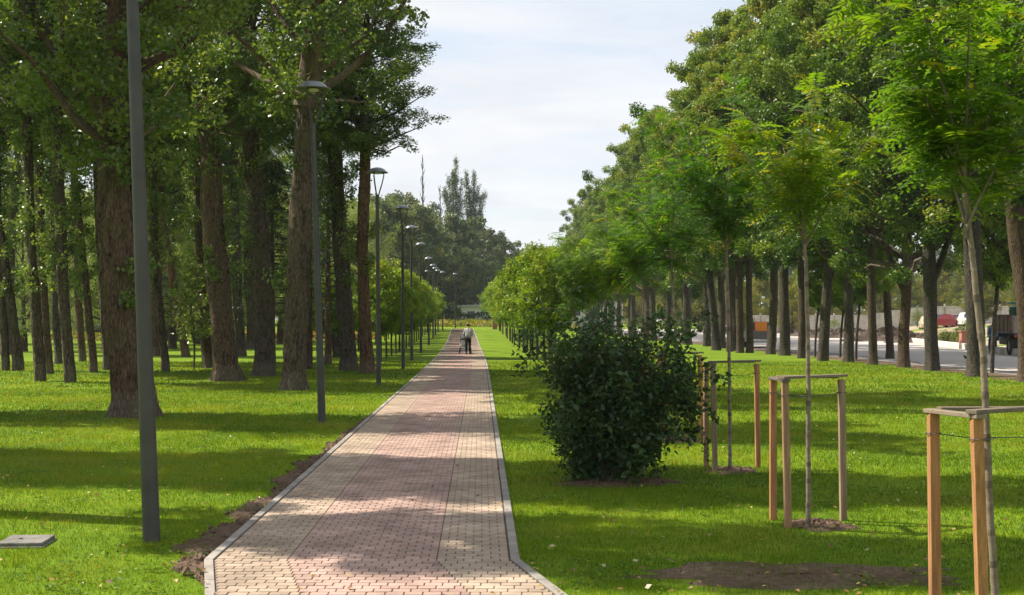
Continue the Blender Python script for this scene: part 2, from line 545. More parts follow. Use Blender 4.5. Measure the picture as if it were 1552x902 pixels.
# road between the tree row and the far kerb
yy = np.concatenate([np.linspace(-40, 240, 80)])
near = np.full_like(yy, 17.9) + 0.25 * np.sin(yy * .35)
far = kerb_x(yy) - 0.05
mb = MB()
cols = np.linspace(0, 1, 7)
V = np.stack([near[:, None] * (1 - cols) + far[:, None] * cols, np.repeat(yy[:, None], 7, 1), np.full((len(yy), 7), 0.012)], -1)
i, j = np.meshgrid(np.arange(len(yy) - 1), np.arange(6), indexing='ij')
q = np.stack([i * 7 + j, i * 7 + j + 1, (i + 1) * 7 + j + 1, (i + 1) * 7 + j], -1).reshape(-1, 4)
mb.add(V.reshape(-1, 3), q)
mb.build('road', M['asphalt'], kind='structure')
# dark strip painting the trees' shade onto the near side of the road, and bare dirt under the tree row
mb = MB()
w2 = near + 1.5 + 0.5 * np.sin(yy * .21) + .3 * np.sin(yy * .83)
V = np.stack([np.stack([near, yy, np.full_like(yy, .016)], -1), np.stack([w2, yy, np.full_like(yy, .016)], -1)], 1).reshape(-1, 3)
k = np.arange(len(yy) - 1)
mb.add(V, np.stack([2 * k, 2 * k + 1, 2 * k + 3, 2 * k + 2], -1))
mb.build('road_shade', M['asphalt_shade'], kind='structure')
mb = MB()
yv = np.linspace(-10, 220, 700)
l_ = 16.75 + .25 * np.sin(yv * .9) + .2 * np.sin(yv * 2.3 + 1) + RNG.normal(0, .08, len(yv))
V = np.stack([np.stack([l_, yv, np.full_like(yv, .006)], -1), np.stack([np.full_like(yv, 17.3), yv, np.full_like(yv, .03)], -1), np.stack([np.full_like(yv, 18.3), yv, np.full_like(yv, .008)], -1)], 1).reshape(-1, 3)
k = np.arange(len(yv) - 1)
mb.add(V, np.concatenate([np.stack([3 * k, 3 * k + 1, 3 * k + 4, 3 * k + 3], -1), np.stack([3 * k + 1, 3 * k + 2, 3 * k + 5, 3 * k + 4], -1)]))
mb.build('bare_verge', M['soil'], kind='structure')
# far kerb (limewashed blocks)
mb = MB()
y = -10.0
while y < 200:
    x0, x1 = float(kerb_x(y)), float(kerb_x(y + .98))
    a = math.atan2(.98, x1 - x0) - PI / 2
    box(mb, ((x0 + x1) / 2 + .12, y + .49, .13), (.2, math.hypot(x1 - x0, .98) - .012, .5), rotz(a), RNG.random())
    y += 1.0
mb.build('kerb', M['kerb_white'], kind='structure')
# bare dirt lot beyond the kerb
yv = np.linspace(0, 330, 160)
sv = np.array([.25, 1, 2.5, 4, 6, 8, 10, 13, 20, 40, 75])
X = kerb_x(yv)[:, None] + sv[None, :]
Y = np.repeat(yv[:, None], len(sv), 1)
Z = terrain(X, Y) + .02 + RNG.normal(0, .03, X.shape) * (sv[None, :] > 1)
n, m_ = X.shape
i, j = np.meshgrid(np.arange(n - 1), np.arange(m_ - 1), indexing='ij')
q = np.stack([i * m_ + j, i * m_ + j + 1, (i + 1) * m_ + j + 1, (i + 1) * m_ + j], -1).reshape(-1, 4)
MB().add(np.stack([X, Y, Z], -1).reshape(-1, 3), q, .5, 0, True).build('dirt_lot', M['dirt'], kind='structure')


# --- brick path
def pz(x, y):
    return terrain(x, y) + .03


def path_strip(lo, hi, y0, y1, dz, n):
    yv = np.linspace(y0, y1, n)
    c = path_c(yv)
    A = np.stack([c + lo, yv, pz(c, yv) + dz], -1)
    B = np.stack([c + hi, yv, pz(c, yv) + dz], -1)
    V = np.stack([A, B], 1).reshape(-1, 3)
    k = np.arange(n - 1)
    return V, np.stack([2 * k, 2 * k + 1, 2 * k + 3, 2 * k + 2], -1)


PY0, PY1 = 3.0, 139.0
mb = MB()
V, q = path_strip(-PW - .02, PW + .02, PY0, PY1, -.007, 500)
mb.add(V, q, .5, 1)
BW, BL = 0.127, 0.10
rows = int((PY1 - PY0) / BL)
band = 0.565
cx_, cy_, ct_, cw_ = [], [], [], []
rg = np.random.default_rng(3)
for r in range(rows):
    y = PY0 + (r + .5) * BL
    for lo, hi, kind_ in ((-PW, -PW + band, 1), (-PW + band, PW - band, 0), (PW - band, PW, 1)):
        n = int(round((hi - lo) / BW))
        w = (hi - lo) / n
        off = 0 if r % 2 == 0 else .5
        edges = [lo] + [lo + (k + off) * w for k in range(0 if off else 1, n)] + [hi]
        for a, b in zip(edges[:-1], edges[1:]):
            cx_.append((a + b) / 2)
            cw_.append(b - a)
            cy_.append(y)
            k0 = kind_
            ct_.append(.25 + rg.normal(0, .10) if k0 == 0 else .76 + rg.normal(0, .11))
cx_, cy_, ct_, cw_ = map(np.array, (cx_, cy_, ct_, cw_))
ct_ = np.where(ct_ < .5, np.clip(ct_, .02, .47), np.clip(ct_, .53, .99))
nearm = cy_ < 55
oct_ = np.array([[-1, -.5], [-.62, -1], [.62, -1], [1, -.5], [1, .5], [.62, 1], [-.62, 1], [-1, .5]])


def bricks(mask, sides):
    x, y, t, w = cx_[mask], cy_[mask], ct_[mask], cw_[mask]
    n = len(x)
    zj = rg.normal(0, .0009, n)
    hw = w / 2 - .0022
    hl = BL / 2 - .0022
    c = path_c(y)
    ch = .011
    def ring(inset, dz):
        # chamfered corners as in tumbled pavers
        sx = np.stack([-hw + inset, -hw + inset + ch, hw - inset - ch, hw - inset, hw - inset, hw - inset - ch, -hw + inset + ch, -hw + inset], 1)
        sy = np.array([-hl + inset + ch, -hl + inset, -hl + inset, -hl + inset + ch, hl - inset - ch, hl - inset, hl - inset, hl - inset - ch])
        px_ = (c + x)[:, None] + sx
        py_ = y[:, None] + sy[None, :]
        pz_ = pz(c, y)[:, None] + dz + zj[:, None] + 0 * px_
        return np.stack([px_, py_, pz_], -1)
    top = ring(.003, 0)
    mbq = MB()
    if sides:
        bot = ring(0, -.011)
        V = np.concatenate([top, bot], 1).reshape(-1, 3)
        base = (np.arange(n) * 16)[:, None]
        mbq.add(V, base + np.arange(8)[None, :], t, 0)
        k = np.arange(8)
        qs = np.stack([k + 8, (k + 1) % 8 + 8, (k + 1) % 8, k], 1)
        qq = (base[:, :, None] + qs[None]).reshape(-1, 4)
        mbq.f.append((qq, np.repeat(t, 8), 0, False))
    else:
        V = top.reshape(-1, 3)
        mbq.add(V, (np.arange(n) * 8)[:, None] + np.arange(8)[None, :], t, 0)
    return mbq


mb.merge(bricks(nearm, True))
mb.merge(bricks(~nearm, False))
mb.build('path', [M['paver'], M['joint']], kind='structure')
# flush kerb stones on both sides
mb = MB()
for s in (-1, 1):
    y = PY0
    while y < PY1:
        L = .986 if y + 1 < 9.75 or y > 9.75 else 9.75 - y - .01
        y1 = y + L
        c0, c1 = float(path_c(y)), float(path_c(y1))
        a0, a1 = s * (PW + .012), s * (PW + .012 + KW)
        z0, z1 = float(pz(c0, y)) + .008, float(pz(c1, y1)) + .008
        d = .14
        vv = [(c0 + a0, y, z0), (c0 + a1, y, z0), (c1 + a1, y1, z1), (c1 + a0, y1, z1)]
        vb = [(p[0], p[1], p[2] - d) for p in vv]
        f = [[0, 1, 2, 3], [0, 4, 5, 1], [1, 5, 6, 2], [2, 6, 7, 3], [3, 7, 4, 0]]
        if s < 0:
            f = [k[::-1] for k in f]
        mb.add(vv + vb, f, RNG.random())
        y = y1 + .012
mb.build('kerb', M['kerb'], kind='structure', bevel=.006)


def soil_left_w(y):
    """width of the bare soil strip left of the path"""
    y = np.asarray(y, float)
    w = .29 * sstep(8.9, 9.6, y) * (1 - .6 * sstep(11, 14.5, y)) * (1 - sstep(20, 27, y)) + .16 * np.exp(-((y - 15.6) / 1.2) ** 2)
    return np.clip(w * (1 + .35 * np.sin(y * 3.1) + .25 * np.sin(y * 7.3 + 1)), 0, None)


PATCH = [  # x, y, rx, ry of bare patches on the lawn (mounds at the young trees and worn spots)
    (3.12, 11.52, .33, .27, .045), (3.15, 15.7, .34, .3, .04), (3.1, 7.45, .3, .3, .03), (3.1, 19.6, .42, .36, .05), (3.1, 23.5, .45, .4, .05), (3.1, 27.5, .45, .4, .05),
    (1.62, 14.55, .75, .34, .05), (2.35, 9.3, 1.35, .42, .006), (1.35, 14.35, .4, .22, .03),
]
rgp = np.random.default_rng(11)


def soil_patch(cx, cy, rx, ry, h, seed):
    r = np.random.default_rng(seed)
    nr, na = 14, 44
    ph = r.uniform(0, 6.28, 6)
    a = np.arange(na) * 2 * PI / na
    edge = 1 + .16 * np.sin(2 * a + ph[0]) + .12 * np.sin(5 * a + ph[1]) + .1 * np.sin(9 * a + ph[2]) + r.normal(0, .05, na)
    t = np.linspace(0.02, 1, nr)
    X = cx + rx * t[:, None] * edge * np.cos(a)
    Y = cy + ry * t[:, None] * edge * np.sin(a)
    Z = .004 + h * (1 - t[:, None] ** 2) * (1 + r.normal(0, .25, (nr, na))) + r.normal(0, .006, (nr, na)) * (t[:, None] < .97)
    Z = np.maximum(Z, .004) * np.ones((nr, na))
    Z[-1] = -.004
    i, k = np.meshgrid(np.arange(nr - 1), np.arange(na), indexing='ij')
    k2 = (k + 1) % na
    q = np.stack([i * na + k, (i + 1) * na + k, (i + 1) * na + k2, i * na + k2], -1).reshape(-1, 4)
    mb = MB()
    mb.add(np.stack([X, Y, Z], -1).reshape(-1, 3), q, .5, 0, False)
    mb.add(np.stack([X[0], Y[0], Z[0]], -1), np.arange(na).reshape(1, -1), .5)
    return mb


soil = MB()
for k, p in enumerate(PATCH):
    soil.merge(soil_patch(*p, 40 + k))
# strip along the left kerb
yv = np.arange(8.9, 27, .05)
w = soil_left_w(yv)
e = path_c(yv) - PW - KW - .015
tt = np.linspace(0, 1, 9)
X = e[:, None] - w[:, None] * tt[None, :] * (1 + rgp.normal(0, .04, (len(yv), 9)))
Y = np.repeat(yv[:, None], 9, 1)
Z = np.maximum(.004, .028 * np.sin(PI * np.clip(tt, .12, 1))[None, :] + rgp.normal(0, .009, X.shape))
Z[:, -1] = -.005
i, j = np.meshgrid(np.arange(len(yv) - 1), np.arange(8), indexing='ij')
q = np.stack([i * 9 + j + 1, i * 9 + j, (i + 1) * 9 + j, (i + 1) * 9 + j + 1], -1).reshape(-1, 4)
soil.add(np.stack([X, Y, Z], -1).reshape(-1, 3), q, .5, 0, False)
# clods
cl = []
for k in range(900):
    if rgp.random() < .55:
        y = rgp.uniform(9, 20)
        w = float(soil_left_w(y))
        if w < .03:
            continue
        x = float(path_c(y)) - PW - KW - .03 - w * rgp.random()
        z = .02
    else:
        p = PATCH[rgp.integers(len(PATCH))]
        a, rr = rgp.uniform(0, 6.28), math.sqrt(rgp.random())
        x, y = p[0] + p[2] * rr * math.cos(a), p[1] + p[3] * rr * math.sin(a)
        z = p[4] * (1 - rr * rr)
    s = rgp.uniform(.006, .024) * (1 if rgp.random() < .85 else 1.7)
    v = rgp.normal(size=(6, 3)) * .25
    v += np.array([[1, 0, 0], [-1, 0, 0], [0, 1, 0], [0, -1, 0], [0, 0, .8], [0, 0, -.8]])
    soil.add(v * s + np.array([x, y, z]), [[0, 2, 4], [2, 1, 4], [1, 3, 4], [3, 0, 4], [2, 0, 5], [1, 2, 5], [3, 1, 5], [0, 3, 5]], .5)
soil.build('bare_soil', M['soil'], kind='structure')


# ------------------------------------------------------------------ grass blades
def vnoise(x, y, s, seed):
    r = np.random.default_rng(seed)
    t = r.random((256, 256))
    u, v = x * s + 71.3, y * s + 37.7
    i, j = np.floor(u).astype(int), np.floor(v).astype(int)
    fu, fv = u - i, v - j
    fu, fv = fu * fu * (3 - 2 * fu), fv * fv * (3 - 2 * fv)
    g = lambda a, b: t[a % 256, b % 256]
    return (g(i, j) * (1 - fu) + g(i + 1, j) * fu) * (1 - fv) + (g(i, j + 1) * (1 - fu) + g(i + 1, j + 1) * fu) * fv


TREE_BASES = []      # (x, y, radius) filled below for the soil ring at trunks


def lawn_blades():
    mb = MB()
    rg = np.random.default_rng(5)
    for y0, y1, dens, bw, bh in ((5.5, 9.5, 3300, .005, .043), (9.5, 14, 2900, .0058, .045), (14, 22, 1150, .0095, .055), (22, 34, 480, .016, .06), (34, 56, 150, .03, .065)):
        xl, xr = -.44 * y1 - 2.5, .44 * y1 + 2.5
        xr = min(xr, 17.2)
        n = int((xr - xl) * (y1 - y0) * dens)
        x = rg.uniform(xl, xr, n)
        y = rg.uniform(y0, y1, n)
        keep = (x > -.44 * y - 2.5) & (x < .44 * y + 2.5)
        c = path_c(y)
        fz = rg.normal(0, .022, n)
        keep &= ~((x > c - PW - KW - .02 + fz * .4) & (x < c + PW + KW + .02 + fz * .4))
        le = c - PW - KW
        w = soil_left_w(y) * (1 + .5 * (vnoise(x, y, 3.0, 8) - .5)) + fz * 3.5
        keep &= ~((x < le) & (x > le - w) & (rg.random(n) < .86))
        for k, (px_, py_, rx, ry, h) in enumerate(PATCH):
            rr = ((x - px_) / rx) ** 2 + ((y - py_) / ry) ** 2
            kill = .4 if h < .01 else .84
            keep &= ~((rr + (vnoise(x, y, 4.0, 9) - .5) * 1.1 < .8) & (rg.random(n) < kill))
        for (bx, by, br) in TREE_BASES:
            rr = (x - bx) ** 2 + (y - by) ** 2
            keep &= ~(rr < (br * 1.0) ** 2)
            keep &= ~((rr < (br * 1.9) ** 2) & (rg.random(n) < .7))
        keep &= rg.random(n) < .45 + .75 * vnoise(x, y, 1.7, 6)
        x, y = x[keep], y[keep]
        n = len(x)
        z = terrain(x, y)
        t1 = vnoise(x, y, .55, 1)
        t2 = vnoise(x, y, 2.6, 2)
        t3 = vnoise(x, y, 1.1, 3)
        tint = np.clip(.47 + .6 * (t1 - .5) + .4 * (t2 - .5) + rg.normal(0, .14, n), 0, .86)
        tint = np.where((t3 > .72) & (rg.random(n) < .3), .93, tint)
        tint = np.where(rg.random(n) < .03, .97, tint)
        h = bh * np.where(rg.random(n) < .03, 1.7, 1) * rg.uniform(.45, 1.15, n) * (.65 + .7 * t2)
        a = rg.uniform(0, 2 * PI, n)
        le_ = rg.uniform(0, .9, n) * h
        b = rg.uniform(0, 2 * PI, n)
        wv = np.stack([np.cos(a), np.sin(a), np.zeros(n)], -1) * (bw * rg.uniform(.6, 1.3, n) / 2)[:, None]
        P = np.stack([x, y, z - .005], -1)
        T = P + np.stack([np.cos(b) * le_, np.sin(b) * le_, h], -1)
        V = np.stack([P - wv, P + wv, T], 1).reshape(-1, 3)
        mb.add(V, np.arange(3 * n).reshape(n, 3), tint)
    return mb


# ------------------------------------------------------------------ tree generators
def bez(a, b, c, n):
    t = np.linspace(0, 1, n)[:, None]
    return (1 - t) ** 2 * a + 2 * t * (1 - t) * b + t * t * c


def crown_variant(seed, Hc, Rfun, r0, n_limb, n_sub, n_leaf, leaf, clump, steep, tint0, up=.55, droop=.35, asp=.75, mats=None, top_tint=0.0, name='crown', extra=None, tvar=.10, flat=1.0, lob=.12, out=.14):
    """crown (leaves) and branches growing from the origin; Hc is the crown height"""
    rg = np.random.default_rng(seed)
    br, lf = MB(), MB()
    zt = np.linspace(-.4, Hc * .93, 14)
    wob = np.cumsum(rg.normal(0, .07, (14, 2)), 0) * (zt > 0)[:, None]
    ax = np.column_stack([wob, zt])
    ar = r0 * (1 - .93 * np.clip(zt / Hc, 0, 1) ** .8)
    ar[0] = r0
    tube(br, ax, ar, 9)
    axis = lambda z: np.array([np.interp(z, zt, ax[:, 0]), np.interp(z, zt, ax[:, 1]), z])
    arad = lambda z: np.interp(z, zt, ar)
    cl = []
    for i in range(n_limb):
        ze = Hc * ((i + rg.uniform(.1, .9)) / n_limb) ** .88
        R = Rfun(ze / Hc)
        az = i * 2.39996 + rg.uniform(-.5, .5)
        r = R * rg.uniform(.52, 1.0) * (1.22 if rg.random() < out else 1) * (1 + lob * math.sin(3 * az + seed) * math.sin(ze * 1.7 + seed))
        zs = max(-.3, min(ze - r * math.tan(steep * rg.uniform(.7, 1.25)), Hc * .9))
        p0 = axis(zs)
        p2 = axis(ze) + np.array([math.cos(az) * r, math.sin(az) * r, 0])
        p1 = p0 * .45 + p2 * .55 + np.array([math.cos(az), math.sin(az), -.6]) * r * .18
        pts = bez(p0, p1, p2, 6)
        pts[1:-1] += rg.normal(0, .06 * max(.6, r / 2), (4, 3))
        rb = max(.012, min(arad(zs) * .55, .02 + .028 * r))
        tube(br, pts, np.linspace(rb, .008, 6), 5)
        cl.append((p2, 1.0))
        for s in range(n_sub):
            t = rg.uniform(.3, 1)
            k = t * 5
            a = pts[int(k)] + (pts[min(5, int(k) + 1)] - pts[int(k)]) * (k - int(k))
            dr = rg.normal(size=3) * np.array([1, 1, .75])
            e = a + dr / np.linalg.norm(dr) * rg.uniform(.35, 1.0) * (.35 + .28 * R) + np.array([0, 0, .12])
            tube(br, bez(a, (a + e) / 2 + np.array([0, 0, .12]), e, 3), [.011, .008, .004], 3)
            cl.append((e, rg.uniform(.7, 1.1)))
    if extra:
        for e in extra(rg, axis):
            cl.append(e)
    cp = np.array([c[0] for c in cl])
    cs = np.array([c[1] for c in cl])
    n = len(cp)
    pr = cs ** 2 / np.sum(cs ** 2)
    idx = rg.choice(n, n_leaf, p=pr)
    ct = rg.normal(0, tvar, n)
    d = rg.normal(size=(n_leaf, 3))
    d = d / np.linalg.norm(d, axis=1)[:, None] * (rg.random(n_leaf) ** .45)[:, None]
    P = cp[idx] + d * (clump * cs[idx])[:, None] * np.array([1, 1, .8 * flat])
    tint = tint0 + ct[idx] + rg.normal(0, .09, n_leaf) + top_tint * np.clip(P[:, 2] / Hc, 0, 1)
    tint = np.where(rg.random(n_leaf) < .012, .93, tint)
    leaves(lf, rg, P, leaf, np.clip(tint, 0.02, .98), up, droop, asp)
    mats = mats or ('poplar_leaf', 'branch_bark')
    return lf.mesh(name, M[mats[0]]), br.mesh('branches', M[mats[1]]), r0


def trunk_mb(pts, rad, seed, flare=1.5, rough=.06, seg=28, step=.16, fh=.7):
    """bark-ridged trunk following a polyline; pts local"""
    rg = np.random.default_rng(seed)
    P = np.asarray(pts, float)
    L = np.concatenate([[0], np.cumsum(np.linalg.norm(np.diff(P, axis=0), axis=1))])
    n = max(8, int(L[-1] / step))
    t = np.linspace(0, L[-1], n)
    # smooth the polyline
    Q = np.stack([np.interp(t, L, P[:, k]) for k in range(3)], -1)
    ker = np.ones(5) / 5
    for _ in range(3):
        for k in range(2):
            pad = np.concatenate([np.full(2, Q[0, k]), Q[:, k], np.full(2, Q[-1, k])])
            Q[:, k] = np.convolve(pad, ker, 'valid')
    r = np.interp(t, L, np.broadcast_to(rad, (len(P),)))
    fl = np.exp(-t / (fh * .45)) * (flare - 1)
    a = np.arange(seg) * 2 * PI / seg
    ph = rg.uniform(0, 6.28, 5)
    but = .5 + .5 * np.cos(5 * a + ph[0] + .6 * np.sin(2 * a + ph[1]))
    ridge = 1 + fl[:, None] * (.12 + 1.15 * but[None, :] ** 2.2)
    # vertical bark ridges
    base = rg.normal(0, 1, (n // 5 + 2, seg))
    yy = np.linspace(0, n // 5 + .99, n)
    i0 = yy.astype(int)
    f = (yy - i0)[:, None]
    rn = base[i0] * (1 - f) + base[np.minimum(i0 + 1, len(base) - 1)] * f
    ridge = ridge + rough * .55 * rn + rough * .3 * rg.normal(0, 1, (n, seg))
    lump = .05 * np.sin(2 * a[None, :] + t[:, None] * .9 + ph[2]) + .04 * np.sin(3 * a[None, :] - t[:, None] * 1.7 + ph[3])
    ridge = ridge + lump
    mb = MB()
    Q[0, 2] -= .06
    tube(mb, Q, r, seg, ridge=ridge)
    return mb


def place_tree(name, label, cat, group, loc, pts, rad, variant, zc, seed, s=1.0, bark='poplar_bark', flare=1.5, seg=24, rough=.06, fork=None, tilt=(0, 0), hs=1.0, shoots=0):
    """pts: local trunk polyline; the crown variant is set at the end of it"""
    r_ = root(name, loc, label, cat, group)
    mb = trunk_mb(pts, rad, seed, flare, rough, seg)
    if fork is not None:
        mb.merge(trunk_mb(fork[0], fork[1], seed + 500, 1.0, rough, 16))
    mb.build('trunk', M[bark], r_)
    if shoots:
        q = np.random.default_rng(seed + 3000)
        Pp = np.asarray(pts, float)
        lf = MB()
        cl = []
        for _ in range(shoots):
            z = pts[-1][2] * q.uniform(.2, 1.0) ** .7
            a = q.uniform(0, 6.28)
            rr_ = np.interp(z, Pp[:, 2], rad)
            b0 = np.array([np.interp(z, Pp[:, 2], Pp[:, 0]) + math.cos(a) * rr_, np.interp(z, Pp[:, 2], Pp[:, 1]) + math.sin(a) * rr_, z])
            ln = q.uniform(.25, .8)
            e = b0 + np.array([math.cos(a) * ln * .6, math.sin(a) * ln * .6, ln * .5])
            tube(lf, bez(b0, (b0 + e) / 2 + np.array([math.cos(a), math.sin(a), -.3]) * .1, e, 4), [.012, .009, .007, .004], 4, mat=1)
            for t in np.linspace(.35, 1.1, 5):
                cl.append(b0 + (e - b0) * t)
        cl = np.array(cl)
        n = shoots * 70
        P = cl[q.integers(0, len(cl), n)] + unit(q.normal(size=(n, 3))) * (q.random(n) ** .5)[:, None] * .24
        leaves(lf, q, P, .11, np.clip(.55 + q.normal(0, .14, n), 0, 1), .5, .4, .75)
        lf.build('foliage', [M['poplar_leaf'], M['branch_bark']], r_)
    c, b, r0 = variant
    rg = random.Random(seed)
    rz = rg.uniform(0, 6.28)
    for nm, me in (('branches', b), ('crown', c)):
        o = link(nm, me, r_, tuple(pts[-1]))
        o.rotation_euler = (tilt[0], tilt[1], rz)
        o.scale = (s, s, s * hs)
    TREE_BASES.append((loc[0], loc[1], rad[0] * 1.35))
    return r_


def copy_tree(src, loc, label, s=1.0, rz=0.0, hs=1.0):
    r_ = src.copy()
    COL.objects.link(r_)
    r_.location = loc
    r_.rotation_euler = (0, 0, rz)
    r_.scale = (s, s, s * hs)
    r_['label'] = label
    for ch in src.children:
        c = ch.copy()
        COL.objects.link(c)
        c.parent = r_
        for g in ch.children:
            d = g.copy()
            COL.objects.link(d)
            d.parent = c
    return r_


ORD = ['first', 'second', 'third', 'fourth', 'fifth', 'sixth', 'seventh', 'eighth', 'ninth', 'tenth', 'eleventh', 'twelfth', 'thirteenth', 'fourteenth',
       'fifteenth', 'sixteenth', 'seventeenth', 'eighteenth', 'nineteenth', 'twentieth', 'twenty-first', 'twenty-second', 'twenty-third', 'twenty-fourth',
       'twenty-fifth', 'twenty-sixth', 'twenty-seventh', 'twenty-eighth', 'twenty-ninth', 'thirtieth', 'thirty-first', 'thirty-second', 'thirty-third', 'thirty-fourth',
       'thirty-fifth', 'thirty-sixth', 'thirty-seventh', 'thirty-eighth', 'thirty-ninth', 'fortieth']

# crown variants
pop_R = lambda k: (lambda t: k * (.52 + .62 * math.sin(PI * min(1, t * .95 + .12)) ** .8) * (1 - .75 * max(0, t - .7) / .3))
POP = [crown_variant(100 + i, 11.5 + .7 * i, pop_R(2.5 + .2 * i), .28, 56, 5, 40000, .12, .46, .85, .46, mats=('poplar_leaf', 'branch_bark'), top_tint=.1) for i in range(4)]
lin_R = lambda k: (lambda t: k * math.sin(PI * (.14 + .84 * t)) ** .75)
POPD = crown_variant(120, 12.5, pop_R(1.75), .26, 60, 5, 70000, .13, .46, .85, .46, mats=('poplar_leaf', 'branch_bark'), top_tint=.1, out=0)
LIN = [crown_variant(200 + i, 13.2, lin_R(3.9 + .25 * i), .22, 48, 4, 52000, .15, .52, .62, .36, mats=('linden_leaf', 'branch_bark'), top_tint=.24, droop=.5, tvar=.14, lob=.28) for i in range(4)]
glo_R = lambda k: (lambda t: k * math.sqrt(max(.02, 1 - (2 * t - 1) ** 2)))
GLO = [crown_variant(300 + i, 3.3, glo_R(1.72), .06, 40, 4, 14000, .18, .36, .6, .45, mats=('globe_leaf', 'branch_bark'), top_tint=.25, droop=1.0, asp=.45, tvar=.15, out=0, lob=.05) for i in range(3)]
far_R = lambda k: (lambda t: k * math.sin(PI * (.14 + .82 * t)) ** .6)
FAR = [crown_variant(400 + i, 13.5, far_R(5.4), .3, 40, 5, 17000, .36, .85, .6, .45, mats=('far_leaf', 'branch_bark'), tvar=.2, lob=.25) for i in range(3)]
PALE = [crown_variant(440 + i, 13.0, far_R(4.6), .25, 46, 6, 26000, .22, .85, .6, .5, mats=('pale_leaf', 'branch_bark'), droop=1.6, asp=.35) for i in range(2)]
YEL = [crown_variant(470 + i, 8.0, far_R(3.8), .2, 40, 6, 18000, .2, .7, .6, .45, mats=('yellow_leaf', 'branch_bark'), tvar=.14) for i in range(2)]

# ------------------------------------------------------------------ left grove (poplars), measured from the photo
# base (px, py), upper trunk points (px, py), width px at mid height, crown base z, variant, label
GROVE = [
    ((208, 631), [(194, 530), (183, 450), (173, 300), (172, 190)], 60, 5.6, 0, 1.0, 1.5, 'massive fork-trunked poplar with flared roots behind the tall foreground lamp pole'),
    ((346, 577), [(335, 480), (324, 350), (314, 200), (311, 150)], 37, 8.0, 1, .95, 1.6, 'thick dark poplar with flared base left of the spruce boughs'),
    ((402, 570), [(400, 480), (395, 360), (381, 230), (372, 160)], 32, 8.2, 2, .9, 1.4, 'broad poplar trunk with spruce boughs hanging across it'),
    ((445, 591), [(448, 500), (453, 380), (461, 200), (466, 130)], 37, 8.1, 3, 1.18, 1.45, 'reddish-barked poplar leaning right behind the second lamp'),
    ((529, 562), [(522, 460), (514, 340), (507, 230), (503, 170)], 26, 8.6, 0, .92, 1.35, 'dark poplar between the second and third lamp poles'),
    ((557, 566), [(552, 470), (549, 380), (552, 290), (556, 220)], 20, 8.0, 1, .82, 1.35, 'light-barked poplar closest to the third lamp pole'),
    ((520, 541), [(500, 490), (488, 430), (480, 340), (478, 280)], 22, 9.0, 2, .9, 1.5, 'poplar leaning left with flared foot beyond the second lamp'),
    ((107, 580), [(98, 480), (91, 350), (88, 200), (86, 110)], 18, 8.5, 3, .9, 1.15, 'straight poplar standing just left of the massive fork-trunked poplar'),
    ((62, 578), [(55, 480), (47, 370), (42, 230), (40, 150)], 16, 8.3, 0, .88, 1.1, 'slim straight poplar, second trunk left of the massive one'),
    ((76, 567), [(68, 480), (62, 380), (60, 260), (62, 190)], 13, 8.3, 1, .85, 1.1, 'slim poplar showing in the gap behind two straight trunks'),
    ((29, 562), [(18, 470), (4, 380), (-6, 300), (-12, 220)], 15, 8.5, 2, .85, 1.2, 'slim poplar leaning left near the picture edge'),
    ((9, 562), [(4, 470), (-2, 380), (-4, 300), (-4, 230)], 13, 8.5, 3, .85, 1.1, 'upright poplar at the left picture edge'),
    ((143, 565), [(134, 470), (124, 370), (114, 280), (110, 210)], 12, 8.2, 0, .8, 1.15, 'thin poplar leaning left between straight trunk and massive poplar'),
    ((164, 561), [(158, 480), (152, 380), (148, 300), (146, 230)], 13, 8.6, 1, .85, 1.15, 'thin poplar half hidden by the massive poplar'),
    ((252, 563), [(243, 480), (234, 370), (232, 280), (233, 200)], 12, 8.6, 2, .85, 1.15, 'slim poplar right of the tall foreground lamp pole'),
    ((283, 541), [(270, 480), (258, 400), (245, 330), (240, 280)], 13, 9.0, 3, .9, 1.2, 'slanting poplar far behind beside the young leafy tree'),
    ((316, 558), [(309, 470), (304, 380), (300, 280), (298, 210)], 17, 8.8, 0, .9, 1.2, 'poplar half hidden behind the thick dark poplar on its left'),
    ((366, 540), [(361, 470), (358, 400), (356, 320), (356, 260)], 15, 9.2, 1, .9, 1.2, 'poplar seen in the gap right of the thick dark poplar'),
    ((469, 560), [(468, 480), (468, 400), (467, 340), (466, 270)], 11, 8.4, 2, .7, 1.05, 'thin upright poplar beside the second lamp pole'),
    ((125, 548), [(120, 480), (116, 400), (113, 320), (112, 260)], 12, 9.0, 3, .9, 1.15, 'small dark poplar far behind, left of the thin leaning one'),
    ((90, 552), [(84, 480), (82, 400), (80, 320), (80, 260)], 12, 9.0, 0, .9, 1.1, 'distant slim poplar right of two straight trunks'),
    ((344, 530), [(342, 470), (345, 400), (347, 330), (348, 280)], 15, 9.4, 1, .95, 1.2, 'far poplar hidden low behind the thick dark poplar'),
]


def poly(base, ups, w, zc, seed):
    d = gd(base[1])
    x0 = gx(base[0], d)
    r = w / F * d / 2 * .9
    pts = [(0, 0, 0)]
    for px, py in ups:
        pts.append((gx(px, d) - x0, 0, gz_at(py, d)))
    pts = [p for p in pts if p[2] < zc - .5]
    dx = pts[-1][0] - pts[-2][0]
    dz = pts[-1][2] - pts[-2][2]
    pts.append((pts[-1][0] + dx / dz * .6 * (zc - pts[-1][2]), 0, zc))
    rr = [r * (1.08 - .22 * p[2] / zc) for p in pts]
    return d, x0, pts, rr


